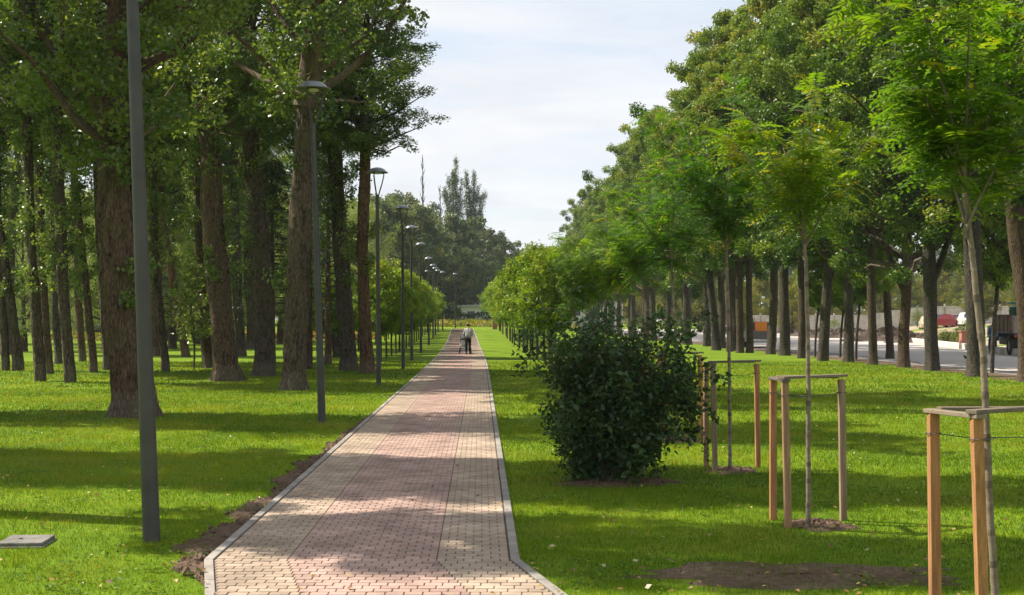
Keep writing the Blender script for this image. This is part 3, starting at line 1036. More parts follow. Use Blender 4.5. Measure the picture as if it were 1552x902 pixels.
for k, (base, ups, w, zc, v, s, fl, lab) in enumerate(GROVE):
    d, x0, pts, rr = poly(base, ups, w, zc, k)
    fork = None
    if k == 0:
        q = lambda px, py, dy: (gx(px, d) - x0, dy, gz_at(py, d))
        fork = ([q(190, 480, .05), q(197, 420, .16), q(200, 330, .22), q(199, 200, .28), q(192, 60, .3), q(188, -80, .3)], [.2, .24, .22, .2, .17, .12])
    hs = 1.0 if d < 35 else (.62 if d < 50 else .8)
    place_tree('poplar_tree', lab, 'tree', 'poplars of the left grove', (x0, d, 0), pts, rr, POP[v], zc, 900 + k, s, flare=fl, fork=fork, rough=.13, hs=hs, seg=40 if k == 0 else 26, shoots=[14, 22, 16, 8, 34, 26, 14, 42, 34, 30, 24, 28, 36, 26, 40, 18, 36, 28, 22, 18, 22, 18][k])

# further poplars, filling the depth of the grove (and those beside the frame that shade the lawn)
src = None
more = []
rg = random.Random(21)
for (x, y) in [(-25, 67), (-17, 65), (-21, 82), (-15, 80), (-24, 99), (-16, 97)]:
    more.append((x + rg.uniform(-.6, .6), y + rg.uniform(-.5, .5), True))
SHADE = [(-9.0, 17.6), (-8.0, 13.2), (-13.5, 19.3), (-14.5, 26.6)]
TALL = {(-9.0, 17.6): 1.12}
for (x, y) in SHADE:
    more.append((x, y, False))
seen = unseen = 0
protos = []
for k in range(4):
    zc = [6.2, 6.8, 6.5, 7.2][k]
    pts = [(0, 0, 0), (.05, .03, 2), (.12 - .1 * k, .05, 4), (.2 - .15 * k, .1, zc)]
    protos.append((pts, [.33, .3, .28, .25], POP[k], zc))
protos.append((protos[0][0], [.33, .3, .28, .26], POPD, 6.2))
done = {}
for n_, (x, y, vis) in enumerate(more):
    k = n_ % 4
    if vis:
        seen += 1
        lab = 'far slim poplar deep in the left grove, %s counting from the front' % ORD[seen - 1]
    else:
        unseen += 1
        lab = 'tall poplar standing beside the left edge of the view, %s from the viewer' % ORD[unseen - 1]
    loc = (x, y, tz(x, y))
    if not vis:
        k = 4
    if k not in done:
        pts, rr, v, zc = protos[k]
        done[k] = place_tree('poplar_tree', lab, 'tree', 'poplars of the left grove', loc, pts, rr, v, zc, 970 + k, .9, flare=1.3)
        if not vis:
            done[k].scale = (TALL.get((x, y), 1),) * 3
    else:
        t_ = copy_tree(done[k], loc, lab, TALL.get((x, y), rg.uniform(.85, 1.1)), rg.uniform(0, 6.28))
        if (x, y) == (-8.0, 13.2):
            t_.scale = (.85, .85, 1.08)              # a slim tall one
        TREE_BASES.append((x, y, .45))

# ------------------------------------------------------------------ right row (lindens)
ROW = [
    ((1560, 579), [(1557, 500), (1554, 440), (1545, 380), (1530, 260), (1517, 170)], 31, 7.4, 0, .95, 'dark linden leaning left at the right picture edge'),
    ((1481, 571), [(1478, 480), (1474, 380), (1470, 300), (1468, 230)], 29, 6.8, 1, .95, 'thick linden just left of the dump truck'),
    ((1413, 562), [(1411, 500), (1409, 430), (1408, 360), (1406, 280)], 22, 5.4, 2, .95, 'linden with a low side branch beside the red car'),
    ((1369, 557), [(1370, 500), (1374, 440), (1373, 400)], 18, 4.2, 3, 1.0, 'linden forking low into two stems by the roadside'),
    ((1324, 553), [(1322, 500), (1320, 420), (1317, 350)], 14, 5.4, 0, 1.0, 'slender grey-barked linden in the middle of the roadside row'),
    ((1286, 549), [(1287, 480), (1285, 400), (1281, 330)], 16, 5.6, 1, 1.0, 'linden left of the slender grey-barked one'),
    ((1247, 547), [(1251, 480), (1254, 420), (1255, 370)], 16, 5.0, 2, 1.0, 'linden leaning right beside the soil heaps'),
    ((1350, 544), [(1346, 480), (1343, 420), (1342, 370)], 12, 5.4, 3, .9, 'thin linden set back at the edge of the road'),
    ((1216, 543), [(1216, 480), (1214, 420), (1210, 370)], 13, 5.3, 0, 1.0, 'linden standing behind the staked sapling trunk'),
    ((1190, 539), [(1189, 480), (1188, 420), (1188, 380)], 16, 5.6, 1, 1.0, 'dark linden right of its close neighbour by the road'),
    ((1168, 537), [(1172, 480), (1173, 430), (1170, 380)], 14, 5.6, 2, 1.0, 'dark linden just right of the orange board'),
    ((1137, 535), [(1136, 480), (1135, 420), (1134, 390)], 11, 5.6, 3, 1.0, 'dark linden just left of the orange board'),
    ((1122, 535), [(1121, 480), (1120, 420), (1118, 390)], 12, 5.6, 0, 1.0, 'dark linden between red van and orange board'),
    ((1106, 533), [(1105, 480), (1104, 420), (1103, 390)], 10, 5.6, 1, 1.0, 'dark linden in front of the red van'),
    ((1086, 531), [(1082, 480), (1075, 420), (1070, 390)], 14, 5.6, 2, 1.0, 'leaning linden left of the white car on the road'),
]
for k, (base, ups, w, zc, v, s, lab) in enumerate(ROW):
    d, x0, pts, rr = poly(base, ups, w, zc, k)
    fork = None
    if k in (2, 3, 6, 0):
        q = lambda dx, dy, z: (pts[-2][0] + dx, dy, z)
        sg = {2: 1, 3: -1, 6: 1, 0: 1}[k]
        z0 = pts[-2][2] - .3
        fork = ([q(-.02 * sg, 0, z0), q(.25 * sg, .05, z0 + .6), q(.7 * sg, .1, z0 + 1.8), q(1.1 * sg, .2, z0 + 3.8)], [rr[-1] * .5, rr[-1] * .62, rr[-1] * .5, rr[-1] * .35])
    place_tree('linden_tree', lab, 'tree', 'lindens along the road', (x0, d, 0), pts, rr, LIN[v], zc, 1100 + k, s * [1, 1, 1, .95, 1.0, .9, 1.05, .85, 1.0, .92, 1.06, .9, 1.0, 1.08, .94][k], bark='linden_bark', flare=1.3, seg=16, rough=.05, fork=fork)
lsrc = None
for n_, y in enumerate(list(range(76, 206, 6)) + [33.5, 29, 24]):
    x = 15.9 + rg.uniform(-.5, .5) + (0.4 if y < 40 else 0)
    if y < 40:
        lab = 'linden outside the right picture edge, %s from the viewer' % ORD[int((y - 24) // 4.6)]
    else:
        lab = 'yellowing linden in the far half of the roadside row, %s beyond the red van' % ORD[n_]
    loc = (x, y, tz(x, y))
    if lsrc is None:
        lsrc = [place_tree('linden_tree', lab, 'tree', 'lindens along the road', loc, [(0, 0, 0), (0, .05, 2.5), (.05, 0, 5.0)], [.3, .26, .22], LIN[0], 5, 1200, 1.0, bark='linden_bark', flare=1.3, seg=12)]
    elif len(lsrc) < 3:
        lsrc.append(place_tree('linden_tree', lab, 'tree', 'lindens along the road', loc, [(0, 0, 0), (.1, .05, 2.5), (-.05, 0, 5.0)], [.28, .25, .21], LIN[len(lsrc)], 5, 1200 + len(lsrc), 1.0, bark='linden_bark', flare=1.3, seg=12))
    else:
        copy_tree(lsrc[n_ % 3], loc, lab, rg.uniform(.8, 1.12), rg.uniform(0, 6.28), rg.uniform(.9, 1.1))
# thin young roadside trees between the lindens
thin = None
for k, (px, py, top, lab) in enumerate([(1235, 541, 480, 'thin dark young tree leaning right beside the road, left of the soil heaps'), (1273, 542, 485, 'thin dark young tree beside the road, right of the leaning linden'), (1297, 546, 480, 'thin dark young tree beside the road near the slender linden'), (1503, 566, 440, 'young green tree between thick linden and dump truck')]):
    d = gd(py)
    x = gx(px, d)
    pts = [(0, 0, 0), (.06, 0, 1.4), (.22, 0, 2.7)]
    if thin is None:
        thin = place_tree('young_tree', lab, 'tree', 'young trees at the road edge', (x, d, 0), pts, [.06, .055, .05], GLO[0], 2.7, 1300, .8, bark='linden_bark', flare=1.1, seg=8)
    else:
        copy_tree(thin, (x, d, 0), lab, rg.uniform(.9, 1.1) if k < 3 else 1.3, rg.uniform(-.3, .3))

# ------------------------------------------------------------------ globe trees along both sides of the path
gsrc = []


def globe(loc, lab, grp, k, s, trunk_h):
    if len(gsrc) < 3:
        t = place_tree('globe_tree', lab, 'tree', grp, loc, [(0, 0, 0), (.01, 0, 1), (.0, 0, 1.95)], [.06, .055, .055], GLO[len(gsrc)], 1.95, 1400 + k, 1.0, bark='linden_bark', flare=1.15, seg=8)
        t.scale = (s, s, s)
        gsrc.append(t)
    else:
        t = copy_tree(gsrc[k % 3], loc, lab, s, rg.uniform(0, 6.28))
        t['group'] = grp
    return t


n_ = 0
for y in np.arange(49.5, 134, 4.0):
    x = 3.0 - .95 * ((y - 40) / 90) ** 1.1 + rg.uniform(-.1, .1)
    globe((x, float(y), tz(x, y)), 'round-crowned tree in the row right of the path, %s beyond the staked saplings' % ORD[n_], 'globe trees right of the path', n_, rg.uniform(.86, 1.0) * (.94 if n_ < 2 else 1), 2)
    n_ += 1
n_ = 0
for y in np.arange(56, 132, 4.2):
    x = -4.45 - .3 * math.sin((y - 56) / 40) - .5 * ((y - 56) / 75)
    globe((x, float(y), tz(x, y)), 'round-crowned tree in the row beside the lamps, %s from the viewer' % ORD[n_], 'globe trees left of the path', n_, rg.uniform(.76, .84), 2)
    n_ += 1
n_ = 0
for y in np.arange(58, 128, 4.6):
    x = -7.3 - .5 * ((y - 56) / 75)
    globe((x, float(y), tz(x, y)), 'round-crowned tree of the outer row left of the lamps, %s away' % ORD[n_], 'globe trees left of the path', n_ + 1, rg.uniform(.76, .84), 2)
    n_ += 1


# ------------------------------------------------------------------ staked saplings with feathery leaves
def compound(mb, rg, P, D, L, tint, pairs=8):
    """pinnate leaves: base P, direction D, length L"""
    n = len(P)
    D = unit(D)
    side = unit(np.cross(D, np.array([0, 0, 1.0])) + rg.normal(0, .12, (n, 3)))
    up = np.cross(side, D)
    dr = rg.uniform(.15, .45, n)
    for k in range(pairs):
        t = .18 + .82 * k / (pairs - 1)
        c = P + D * (L * t)[:, None] - np.array([0, 0, 1.0]) * (L * dr * t * t)[:, None]
        ll = L * .27 * (1 - .35 * abs(t - .45) / .55) * rg.uniform(.85, 1.15, n)
        for s in (-1, 1):
            a = unit(side * s * .92 + D * .42 - np.array([0, 0, .28]) + rg.normal(0, .1, (n, 3)))
            w = unit(np.cross(up, a)) * (ll * .19)[:, None]
            m = c + a * (ll * .5)[:, None]
            V = np.stack([c, m + w, c + a * ll[:, None], m - w], 1).reshape(-1, 3)
            mb.add(V, np.arange(4 * n).reshape(n, 4), np.clip(tint + rg.normal(0, .05, n), 0, 1))


def sapling_crown(seed, zc, zt, R, n_br=8, per=28, L=.36, tint0=.42, e0=.92):
    """branches and leaves of one sapling, local to its foot"""
    rg = np.random.default_rng(seed)
    br, lf = MB(), MB()
    for i in range(n_br):
        az = i * 2.4 + rg.uniform(-.4, .4)
        el = rg.uniform(e0, 1.4) if i else 1.5
        ln = (zt - zc) * rg.uniform(.4, .92) if i else (zt - zc) * .92
        d = np.array([math.cos(az) * math.cos(el), math.sin(az) * math.cos(el), math.sin(el)])
        p0 = np.array([0, 0, zc + rg.uniform(-.25, .18)])
        p2 = p0 + d * ln + np.array([math.cos(az), math.sin(az), 0]) * R * .18 * (i > 0)
        p1 = p0 + d * ln * .5
        pts = bez(p0, p1, p2, 8)
        tube(br, pts, np.linspace(.012, .003, 8), 5)
        k = per
        t = rg.uniform(.08, 1.0, k) ** .75
        P = np.stack([np.interp(t, np.linspace(0, 1, 8), pts[:, c]) for c in range(3)], -1)
        ph = rg.uniform(0, 2 * PI, k)
        e = rg.uniform(-.5, .8, k)
        D = np.stack([np.cos(ph) * np.cos(e), np.sin(ph) * np.cos(e), np.sin(e)], -1) + np.array([math.cos(az), math.sin(az), 0]) * .45 * (i > 0)
        ti = tint0 + rg.normal(0, .1, k) + .15 * t
        ti = np.where(rg.random(k) < .03, .95, ti)
        compound(lf, rg, P, D, L * rg.uniform(.7, 1.25, k), ti)
    return br, lf


def stem_mb(seed, pts, rad):
    """young stem with swollen nodes"""
    rg = np.random.default_rng(seed)
    P = np.asarray(pts, float)
    n = 121
    t = np.linspace(0, 1, n)
    tt = np.linspace(0, 1, len(P))
    Q = np.stack([np.interp(t, tt, P[:, c]) for c in range(3)], -1)
    Q[:, :2] += np.cumsum(rg.normal(0, .0009, (n, 2)), 0)
    r = np.interp(t, tt, rad) * (1 + rg.normal(0, .02, n))
    tn = np.full(n - 1, .62) + rg.normal(0, .08, n - 1)
    k = 5
    while k < n - 2:
        r[k] *= 1.2
        tn[k - 1] = tn[k] = rg.uniform(.12, .4)
        k += int(rg.integers(6, 13))
    mb = MB()
    tube(mb, Q, r, 12, tint=np.repeat(np.clip(tn, 0, 1), 12))
    return mb


def stake_frame(loc, seed, label, posts, hgt=1.33):
    """three-post tree guard with rails and a tie wire"""
    rg = np.random.default_rng(seed)
    r_ = root('tree_stake_frame', loc, label, 'tree stakes', 'stake frames around the saplings')
    tops = []
    for k, (bx, by, tx, ty) in enumerate(posts):
        mb = MB()
        w = .03
        b_, t_ = np.array([bx, by, -.1]), np.array([tx, ty, hgt])
        vs = []
        for z, p in ((0, b_), (1, t_)):
            for sx, sy in ((-1, -1), (1, -1), (1, 1), (-1, 1)):
                vs.append(p + np.array([sx * w, sy * w, 0]))
        mb.add(vs, [[0, 3, 2, 1], [4, 5, 6, 7], [0, 1, 5, 4], [1, 2, 6, 5], [2, 3, 7, 6], [3, 0, 4, 7]], [.3, .62, .75, .5][(k + seed) % 4] + rg.uniform(-.08, .08))
        mb.build('post', M['stake'], r_, bevel=.004)
        tops.append(t_)
    for n, (a, b) in enumerate(((0, 1), (1, 2), (2, 0))):
        pa, pb = tops[a], tops[b]
        d = pb - pa
        ln = np.linalg.norm(d) + .1
        an = math.atan2(d[1], d[0])
        mb = MB()
        box(mb, (pa + pb) / 2 + np.array([0, 0, .014 + .026 * (n % 2) if n < 2 else .014 + .013]), (ln if n != 2 else ln - .17, .075, .024), rotz(an), rg.random())
        mb.build('rail', M['rail'], r_, bevel=.003)
    mb = MB()
    wz = hgt - .12
    ring = []
    for k, t_ in enumerate(posts):
        ring.append(np.array([t_[0] + (t_[2] - t_[0]) * .9, t_[1] + (t_[3] - t_[1]) * .9, wz]))
    for k in range(3):
        p = ring[k]
        a = np.linspace(0, 2 * PI, 13)
        tube(mb, np.stack([p[0] + .045 * np.cos(a), p[1] + .045 * np.sin(a), np.full(13, wz)], -1), .0035, 4)
        e = np.array([.0, .0, wz - .01])
        tube(mb, [p, (p + e) / 2 - np.array([0, 0, .012]), e], .003, 4)
    mb.build('tie_wire', M['wire'], r_)
    return r_


std = [(-.22, .44, -.22, .44), (-.19, -.02, -.22, -.02), (.44, .42, .42, .42)]
p1 = [(-.30, .18, -.315, .18), (-.10, -.05, -.21, -.22), (.45, .2, .45, .2)]
SAP = [  # x, y, zc, zt, R, top lean
    (3.06, 7.42, 2.62, 4.3, .6, -.19, p1, 'staked sapling nearest the viewer, its feathery crown cut by the frame'),
    (2.99, 11.42, 2.75, 4.35, .75, -.05, std, 'staked feathery-leaved sapling, second in line from the viewer'),
    (3.11, 15.6, 2.85, 5.05, .62, -.06, std, 'staked feathery-leaved sapling just right of the dark shrub'),
    (3.07, 19.5, 2.7, 4.8, .72, -.1, std, 'staked feathery-leaved sapling showing through the twigs right of the shrub'),
    (3.05, 23.5, 2.6, 4.6, .75, 0, std, 'staked feathery-leaved sapling behind the shrub, fifth in line'),
    (3.05, 27.5, 2.6, 4.7, .8, .02, std, 'staked feathery-leaved sapling behind the shrub, sixth in line'),
    (3.05, 31.5, 2.5, 4.9, .95, 0, std, 'staked feathery-leaved sapling behind the shrub, seventh in line'),
    (3.05, 35.5, 2.4, 5.0, 1.1, 0, std, 'staked feathery-leaved sapling, last before the round-crowned trees'),
]
for k, (x, y, zc, zt, R, ln, posts, lab) in enumerate(SAP):
    r_ = root('sapling', (x, y, 0), lab, 'young tree', 'staked saplings right of the path')
    stem_mb(60 + k, [(0, 0, -.05), (ln * .2, 0, zc * .3), (ln * .5 + .01, 0, zc * .65), (ln, 0, zc)], [.024, .021, .019, .016]).build('trunk', M['young_bark'], r_)
    br, lf = sapling_crown(80 + k, zc, zt, R, n_br=[9, 9, 9, 9, 9, 10, 12, 14][k], per=[80, 60, 60, 60, 56, 56, 58, 60][k], L=[.27, .29, .29, .32, .34, .36, .4, .42][k], e0=1.08 if k == 0 else .92, tint0=[.5, .5, .26, .3, .36, .4, .42, .45][k])  # lower tint paints shade into the third and fourth crowns
    br.build('branches', M['young_bark'], r_, (ln, 0, 0))
    lf.build('crown', M['sapling_leaf'], r_, (ln, 0, 0))
    fl = ['wooden tree guard nearest the viewer, two orange posts in frame', 'three-post wooden tree guard around the second sapling from the viewer', 'greyish wooden tree guard just right of the dark shrub', 'wooden tree guard seen through twigs behind the dark shrub'] + ['wooden tree guard hidden behind the dark shrub, %s from the viewer' % ORD[j] for j in (4, 5, 6, 7)]
    stake_frame((x, y, 0), k + 1, fl[k], posts)


# ------------------------------------------------------------------ big dark shrub
def shrub():
    rg = np.random.default_rng(77)
    x0, y0 = 1.50, 14.7
    r_ = root('shrub', (x0, y0, 0), 'large dense dark green shrub with trailing twigs right of the path', 'shrub')
    st, lf = MB(), MB()
    cl = []
    for i in range(74):
        az = i * 2.4 + rg.uniform(-.4, .4)
        hz = .12 + 1.93 * rg.random() ** .8
        wid = (.40 + .70 * math.sin(min(1, hz / 1.75) * PI * .62)) * (.93 if math.cos(az) < 0 else 1.08 + .12 * min(1, hz / 1.4)) * (.7 + .3 * min(1, hz / .8)) * (1 - .24 * max(0, (hz - 1.6) / .7))
        rr = wid * rg.uniform(.35, 1.0)
        p0 = np.array([math.cos(az) * .16, math.sin(az) * .14, 0])
        p2 = np.array([math.cos(az) * rr, math.sin(az) * rr * .85, hz])
        p1 = np.array([math.cos(az) * rr * .35, math.sin(az) * rr * .3, hz * .75])
        pts = bez(p0, p1, p2, 7)
        tube(st, pts, np.linspace(.016, .004, 7), 5)
        for t in rg.uniform(.28, 1, 11):
            k = t * 6
            a = pts[int(k)] + (pts[min(6, int(k) + 1)] - pts[int(k)]) * (k - int(k))
            e = a + rg.normal(0, .16, 3)
            if e[2] < .06:
                continue
            tube(st, [a, (a + e) / 2 + np.array([0, 0, .03]), e], [.005, .004, .002], 3)
            cl.append((e, .17))
    # loose trailing twigs on the right, arching out and down
    for i in range(15):
        z0 = rg.uniform(.6, 1.75)
        az = rg.uniform(-.7, .55)
        ln = rg.uniform(.5, .95)
        p0 = np.array([.55, 0, z0])
        p2 = p0 + np.array([math.cos(az) * ln * .75, math.sin(az) * ln * .5, -rg.uniform(.15, .75)])
        p2[2] = max(.2, p2[2])
        p1 = p0 + np.array([math.cos(az) * ln * .5, 0, .2])
        pts = bez(p0, p1, p2, 9)
        tube(st, pts, np.linspace(.006, .002, 9), 4)
        for t in np.linspace(.25, 1, 7):
            cl.append((pts[int(t * 8)], .07))
    # shoots sticking out of the top and left side
    for i in range(14):
        az = rg.uniform(0, 6.28)
        p0 = np.array([math.cos(az) * .8, math.sin(az) * .7, rg.uniform(1.0, 1.9)])
        p2 = p0 + np.array([math.cos(az) * .28, math.sin(az) * .25, rg.uniform(.05, .35)])
        tube(st, [p0 * [.6, .6, .9], p0, p2], [.006, .005, .002], 3)
        for t in (.3, .65, 1):
            cl.append((p0 + (p2 - p0) * t, .07))
    cp = np.array([c[0] for c in cl])
    cs = np.array([c[1] for c in cl])
    n = 25000
    w = cs ** 1.5
    idx = rg.choice(len(cp), n, p=w / w.sum())
    d = unit(rg.normal(size=(n, 3))) * (rg.random(n) ** .5)[:, None]
    P = cp[idx] + d * cs[idx][:, None]
    P[:, 2] = np.maximum(P[:, 2], .05)
    leaves(lf, rg, P, .074 * rg.uniform(.6, 1.3, n), np.clip(.43 + rg.normal(0, .13, len(cp))[idx] + rg.normal(0, .1, n) + .12 * (P[:, 2] > 1.6), 0, .98), .7, .3, .6)
    st.build('stem', M['branch_bark'], r_)
    lf.build('foliage', M['shrub_leaf'], r_)


shrub()


# ------------------------------------------------------------------ street lamps
def lamp_parts(r_, h, lean=0.0):
    mb = MB()
    zs = [0, .03, .9, 2.2, 3.6, h - .78]
    rs = [.078, .074, .069, .062, .054, .046]
    tube(mb, [(lean * z, 0, z) for z in zs], rs, 20, cap=True)
    mb.build('pole', M['lamp_metal'], r_)
    x = lean * (h - .8)
    for a in (0, 2 * PI / 3, 4 * PI / 3):
        mb = MB()
        c, s = math.cos(a + .1), math.sin(a + .1)
        P = [(x + c * .03, s * .03, h - .86), (x + c * .06, s * .06, h - .72), (x + c * .15, s * .15, h - .42), (x + c * .19, s * .19, h - .22), (x + c * .17, s * .17, h - .14)]
        tube(mb, P, [.02, .019, .017, .016, .016], 8)
        mb.build('arm', M['lamp_metal'], r_)
    mb = MB()
    lathe(mb, [(0, .0), (.06, -.002), (.13, -.016), (.21, -.05), (.255, -.095), (.27, -.12), (.315, -.135), (.318, -.15), (.30, -.155), (.24, -.14), (.05, -.13), (0, -.13)], 40, (x, 0, h))
    sh = mb.build('lamp_shade', M['lamp_shade'], r_)
    mb = MB()
    lathe(mb, [(0, -.13), (.09, -.135), (.115, -.15), (.10, -.185), (0, -.195)], 20, (x, 0, h))
    mb.build('diffuser', M['lamp_glass'], sh)


LAMPS = [(230, 10.7, -.036, 'closest street lamp, a tall dark pole with its head above the picture'),
         (488, 23.0, -.03, 'dark street lamp with shade against the reddish poplar, second along the path'),
         (574, 36.1, -.008, 'dark street lamp third along the path, shade against poplar leaves'),
         (611, 48.0, -.005, 'street lamp fourth along the path, its shade clear of the poplars'),
         (624, 58.2, -.0, 'street lamp fifth along the path with pale domed shade'),
         (638, 71, 0, 'street lamp sixth along the path beside the round trees'),
         (650, 89, 0, 'street lamp seventh along the path above the round trees'),
         (656.5, 105, 0, 'street lamp eighth along the path, small pale shade'),
         (660, 115, 0, 'street lamp ninth along the path, small pale shade'),
         (664, 125, 0, 'street lamp tenth along the path, near its far end'),
         (671, 133, 0, 'farthest lamp standing close to the path end on the left'),
         (648, 128, 0, 'small far lamp standing behind the outer round trees'),
         (690, 142, 0, 'lone small lamp at the end of the path before the dark trees')]
lp = []
for k, (px, d, lean, lab) in enumerate(LAMPS):
    x = gx(px, d)
    loc = (x, d, tz(x, d))
    if k < 4:
        r_ = root('street_lamp', loc, lab, 'street lamp', 'lamps along the brick path')
        lamp_parts(r_, 6.27, lean)
        lp.append(r_)
    else:
        copy_tree(lp[3], loc, lab, 1.0, rg.uniform(0, .3))


# ------------------------------------------------------------------ small things on the lawn
def utility_cover():
    d = 10.6
    x = gx(40, d)
    r_ = root('utility_cover', (x, d, 0), 'worn concrete slab cover lying in the grass at lower left', 'manhole cover', rz=.06)
    mb = MB()
    box(mb, (0, 0, .03), (.37, .40, .03))
    mb.build('slab', M['concrete'], r_, bevel=.008)
    mb = MB()
    box(mb, (0, 0, .0), (.40, .44, .03))
    mb.build('frame', M['concrete'], r_, bevel=.01)
    mb = MB()
    lathe(mb, [(.022, .0), (.022, .004), (.012, .004)], 12, (-.05, 0, .0455))
    mb.build('lifting_eye', M['wire'], r_)


utility_cover()

# clover and plantain rosettes in the turf
rl = np.random.default_rng(37)
nc = 2600
y = 6 + 18 * rl.random(nc) ** 1.4
x = rl.uniform(-.44, .44, nc) * y + rl.normal(0, .5, nc)
kp = (abs(x - path_c(y)) > PW + KW + .05) & (vnoise(x, y, .9, 14) > .45)
x, y = np.repeat(x[kp], 9), np.repeat(y[kp], 9)
x = x + rl.normal(0, .05, len(x))
y = y + rl.normal(0, .05, len(x))
mb = MB()
leaves(mb, rl, np.stack([x, y, .018 + .025 * rl.random(len(x))], -1), .035, np.clip(.35 + rl.normal(0, .2, len(x)), 0, 1), 2.0, -.1, .8)
mb.build('clover', M['blade'], kind='stuff')

# fallen leaves
rl = np.random.default_rng(31)
n = 1300
y = 8 + 32 * rl.random(n) ** 1.5
x = rl.uniform(-.42, .42, n) * y
keep = ~((abs(x - path_c(y)) < PW) & (rl.random(n) < .75))
x, y = x[keep], y[keep]
on = abs(x - path_c(y)) < PW + KW
z = np.where(on, .052, .035 + rl.uniform(0, .025, len(x)))
mb = MB()
leaves(mb, rl, np.stack([x, y, z], -1), .05, rl.random(len(x)), 2.5, 0, .75)
mb.build('fallen_leaves', M['dead_leaf'], kind='stuff')


# ------------------------------------------------------------------ people
def skinned(name, joints, edges, radii, mat, parent, sub=2, rootv=0, squash=1.0):
    me = bpy.data.meshes.new(name)
    me.from_pydata(joints, edges, [])
    o = bpy.data.objects.new(name, me)
    COL.objects.link(o)
    sk = o.modifiers.new('skin', 'SKIN')
    sk.use_smooth_shade = True
    for v, r in zip(me.skin_vertices[0].data, radii):
        v.radius = (r, r * squash) if not isinstance(r, tuple) else r
        v.use_root = False
    me.skin_vertices[0].data[rootv].use_root = True
    ss = o.modifiers.new('sub', 'SUBSURF')
    ss.levels = ss.render_levels = sub
    dg = bpy.context.evaluated_depsgraph_get()
    m2 = bpy.data.meshes.new_from_object(o.evaluated_get(dg))
    m2.materials.clear()
    m2.materials.append(mat)
    bpy.data.objects.remove(o)
    bpy.data.meshes.remove(me)
    m2.name = name
    return link(name, m2, parent)


def person(loc, rz, label, top_mat, leg_mat, hair_mat, arms, stride=.12, lean=.1, s=1.0, cap=False):
    """adult figure facing +y: one body, with top, trousers, shoes and hair as children"""
    r_ = root('person', loc, label, 'person', rz=rz)
    r_.scale = (s, s, s)
    hip, ch, nk = .93, 1.28, 1.45
    ly = lambda z: lean * max(0, z - hip) / .6
    J = [(0, 0, hip), (0, ly(1.1), 1.1), (0, ly(ch), ch), (0, ly(nk), nk), (0, ly(1.56) + .02, 1.55), (0, ly(1.66) + .03, 1.64), (0, ly(1.72) + .03, 1.71)]
    Rr = [(.15, .11), (.14, .105), (.16, .11), (.055, .055), (.075, .085), (.085, .1), (.06, .07)]
    E = [(0, 1), (1, 2), (2, 3), (3, 4), (4, 5), (5, 6)]
    legs = []
    for sd in (-1, 1):
        b = len(J)
        st = stride * sd
        J += [(sd * .09, 0, hip - .06), (sd * .1, st * .5 + .02, .5), (sd * .1, st, .09), (sd * .11, st + .13, .04)]
        Rr += [.085, .058, .038, .032]
        E += [(0, b), (b, b + 1), (b + 1, b + 2), (b + 2, b + 3)]
        legs.append(b)
    armj = []
    for sd, (el, ha) in zip((-1, 1), arms):
        b = len(J)
        J += [(sd * .175, ly(1.4), 1.385), (sd * el[0], el[1], el[2]), (sd * ha[0], ha[1], ha[2]), (sd * ha[0], ha[1] + .09, ha[2])]
        Rr += [.055, .042, .03, .03]
        E += [(2, b), (b, b + 1), (b + 1, b + 2), (b + 2, b + 3)]
        armj.append(b)
    body = skinned('body', J, E, Rr, M['skin'], r_)
    # fingers curled on each hand
    # top
    idx = [0, 1, 2] + [armj[0], armj[0] + 1, armj[0] + 2, armj[1], armj[1] + 1, armj[1] + 2]
    mp = {v: k for k, v in enumerate(idx)}
    JJ = [J[v] for v in idx]
    JJ[0] = (0, 0, hip - .03)
    EE = [(mp[a], mp[b]) for a, b in E if a in mp and b in mp]
    RR = [(.19, .15), (.18, .145), (.20, .145), .082, .066, .047, .082, .066, .047]
    skinned('top', JJ, EE, RR, top_mat, r_, rootv=0)
    idx = [0] + [legs[0], legs[0] + 1, legs[0] + 2, legs[1], legs[1] + 1, legs[1] + 2]
    mp = {v: k for k, v in enumerate(idx)}
    EE = [(mp[a], mp[b]) for a, b in E if a in mp and b in mp]
    skinned('trousers', [J[v] for v in idx], EE, [(.165, .125), .105, .078, .06, .105, .078, .06], leg_mat, r_, rootv=0)
    for b in legs:
        x, y, z = J[b + 2]
        skinned('shoe', [(x, y - .05, .05), (x, y + .06, .05), (x, y + .15, .035)], [(0, 1), (1, 2)], [(.05, .05), (.05, .045), (.04, .032)], M['trousers'], r_, 1)
    hx, hy, hz = J[5]
    skinned('cap' if cap else 'hair', [(0, hy - .06, hz - .1), (0, hy - .045, hz + .0), (0, hy - .01, hz + .09)], [(0, 1), (1, 2)], [(.085, .06), (.112, .1), (.1, .1)], hair_mat, r_, 2)
    return r_


py_ = 68.0
pxx = gx(709.5, py_)
person((pxx, py_, .031), 0.0, 'person in light grey sweatshirt and black trousers pushing a stroller up the path', M['jacket'], M['trousers'], M['hair'],
       [((.23, .1, 1.1), (.2, .42, 1.0)), ((.23, .1, 1.1), (.2, .42, 1.0))], stride=.14, lean=.16, s=.95)


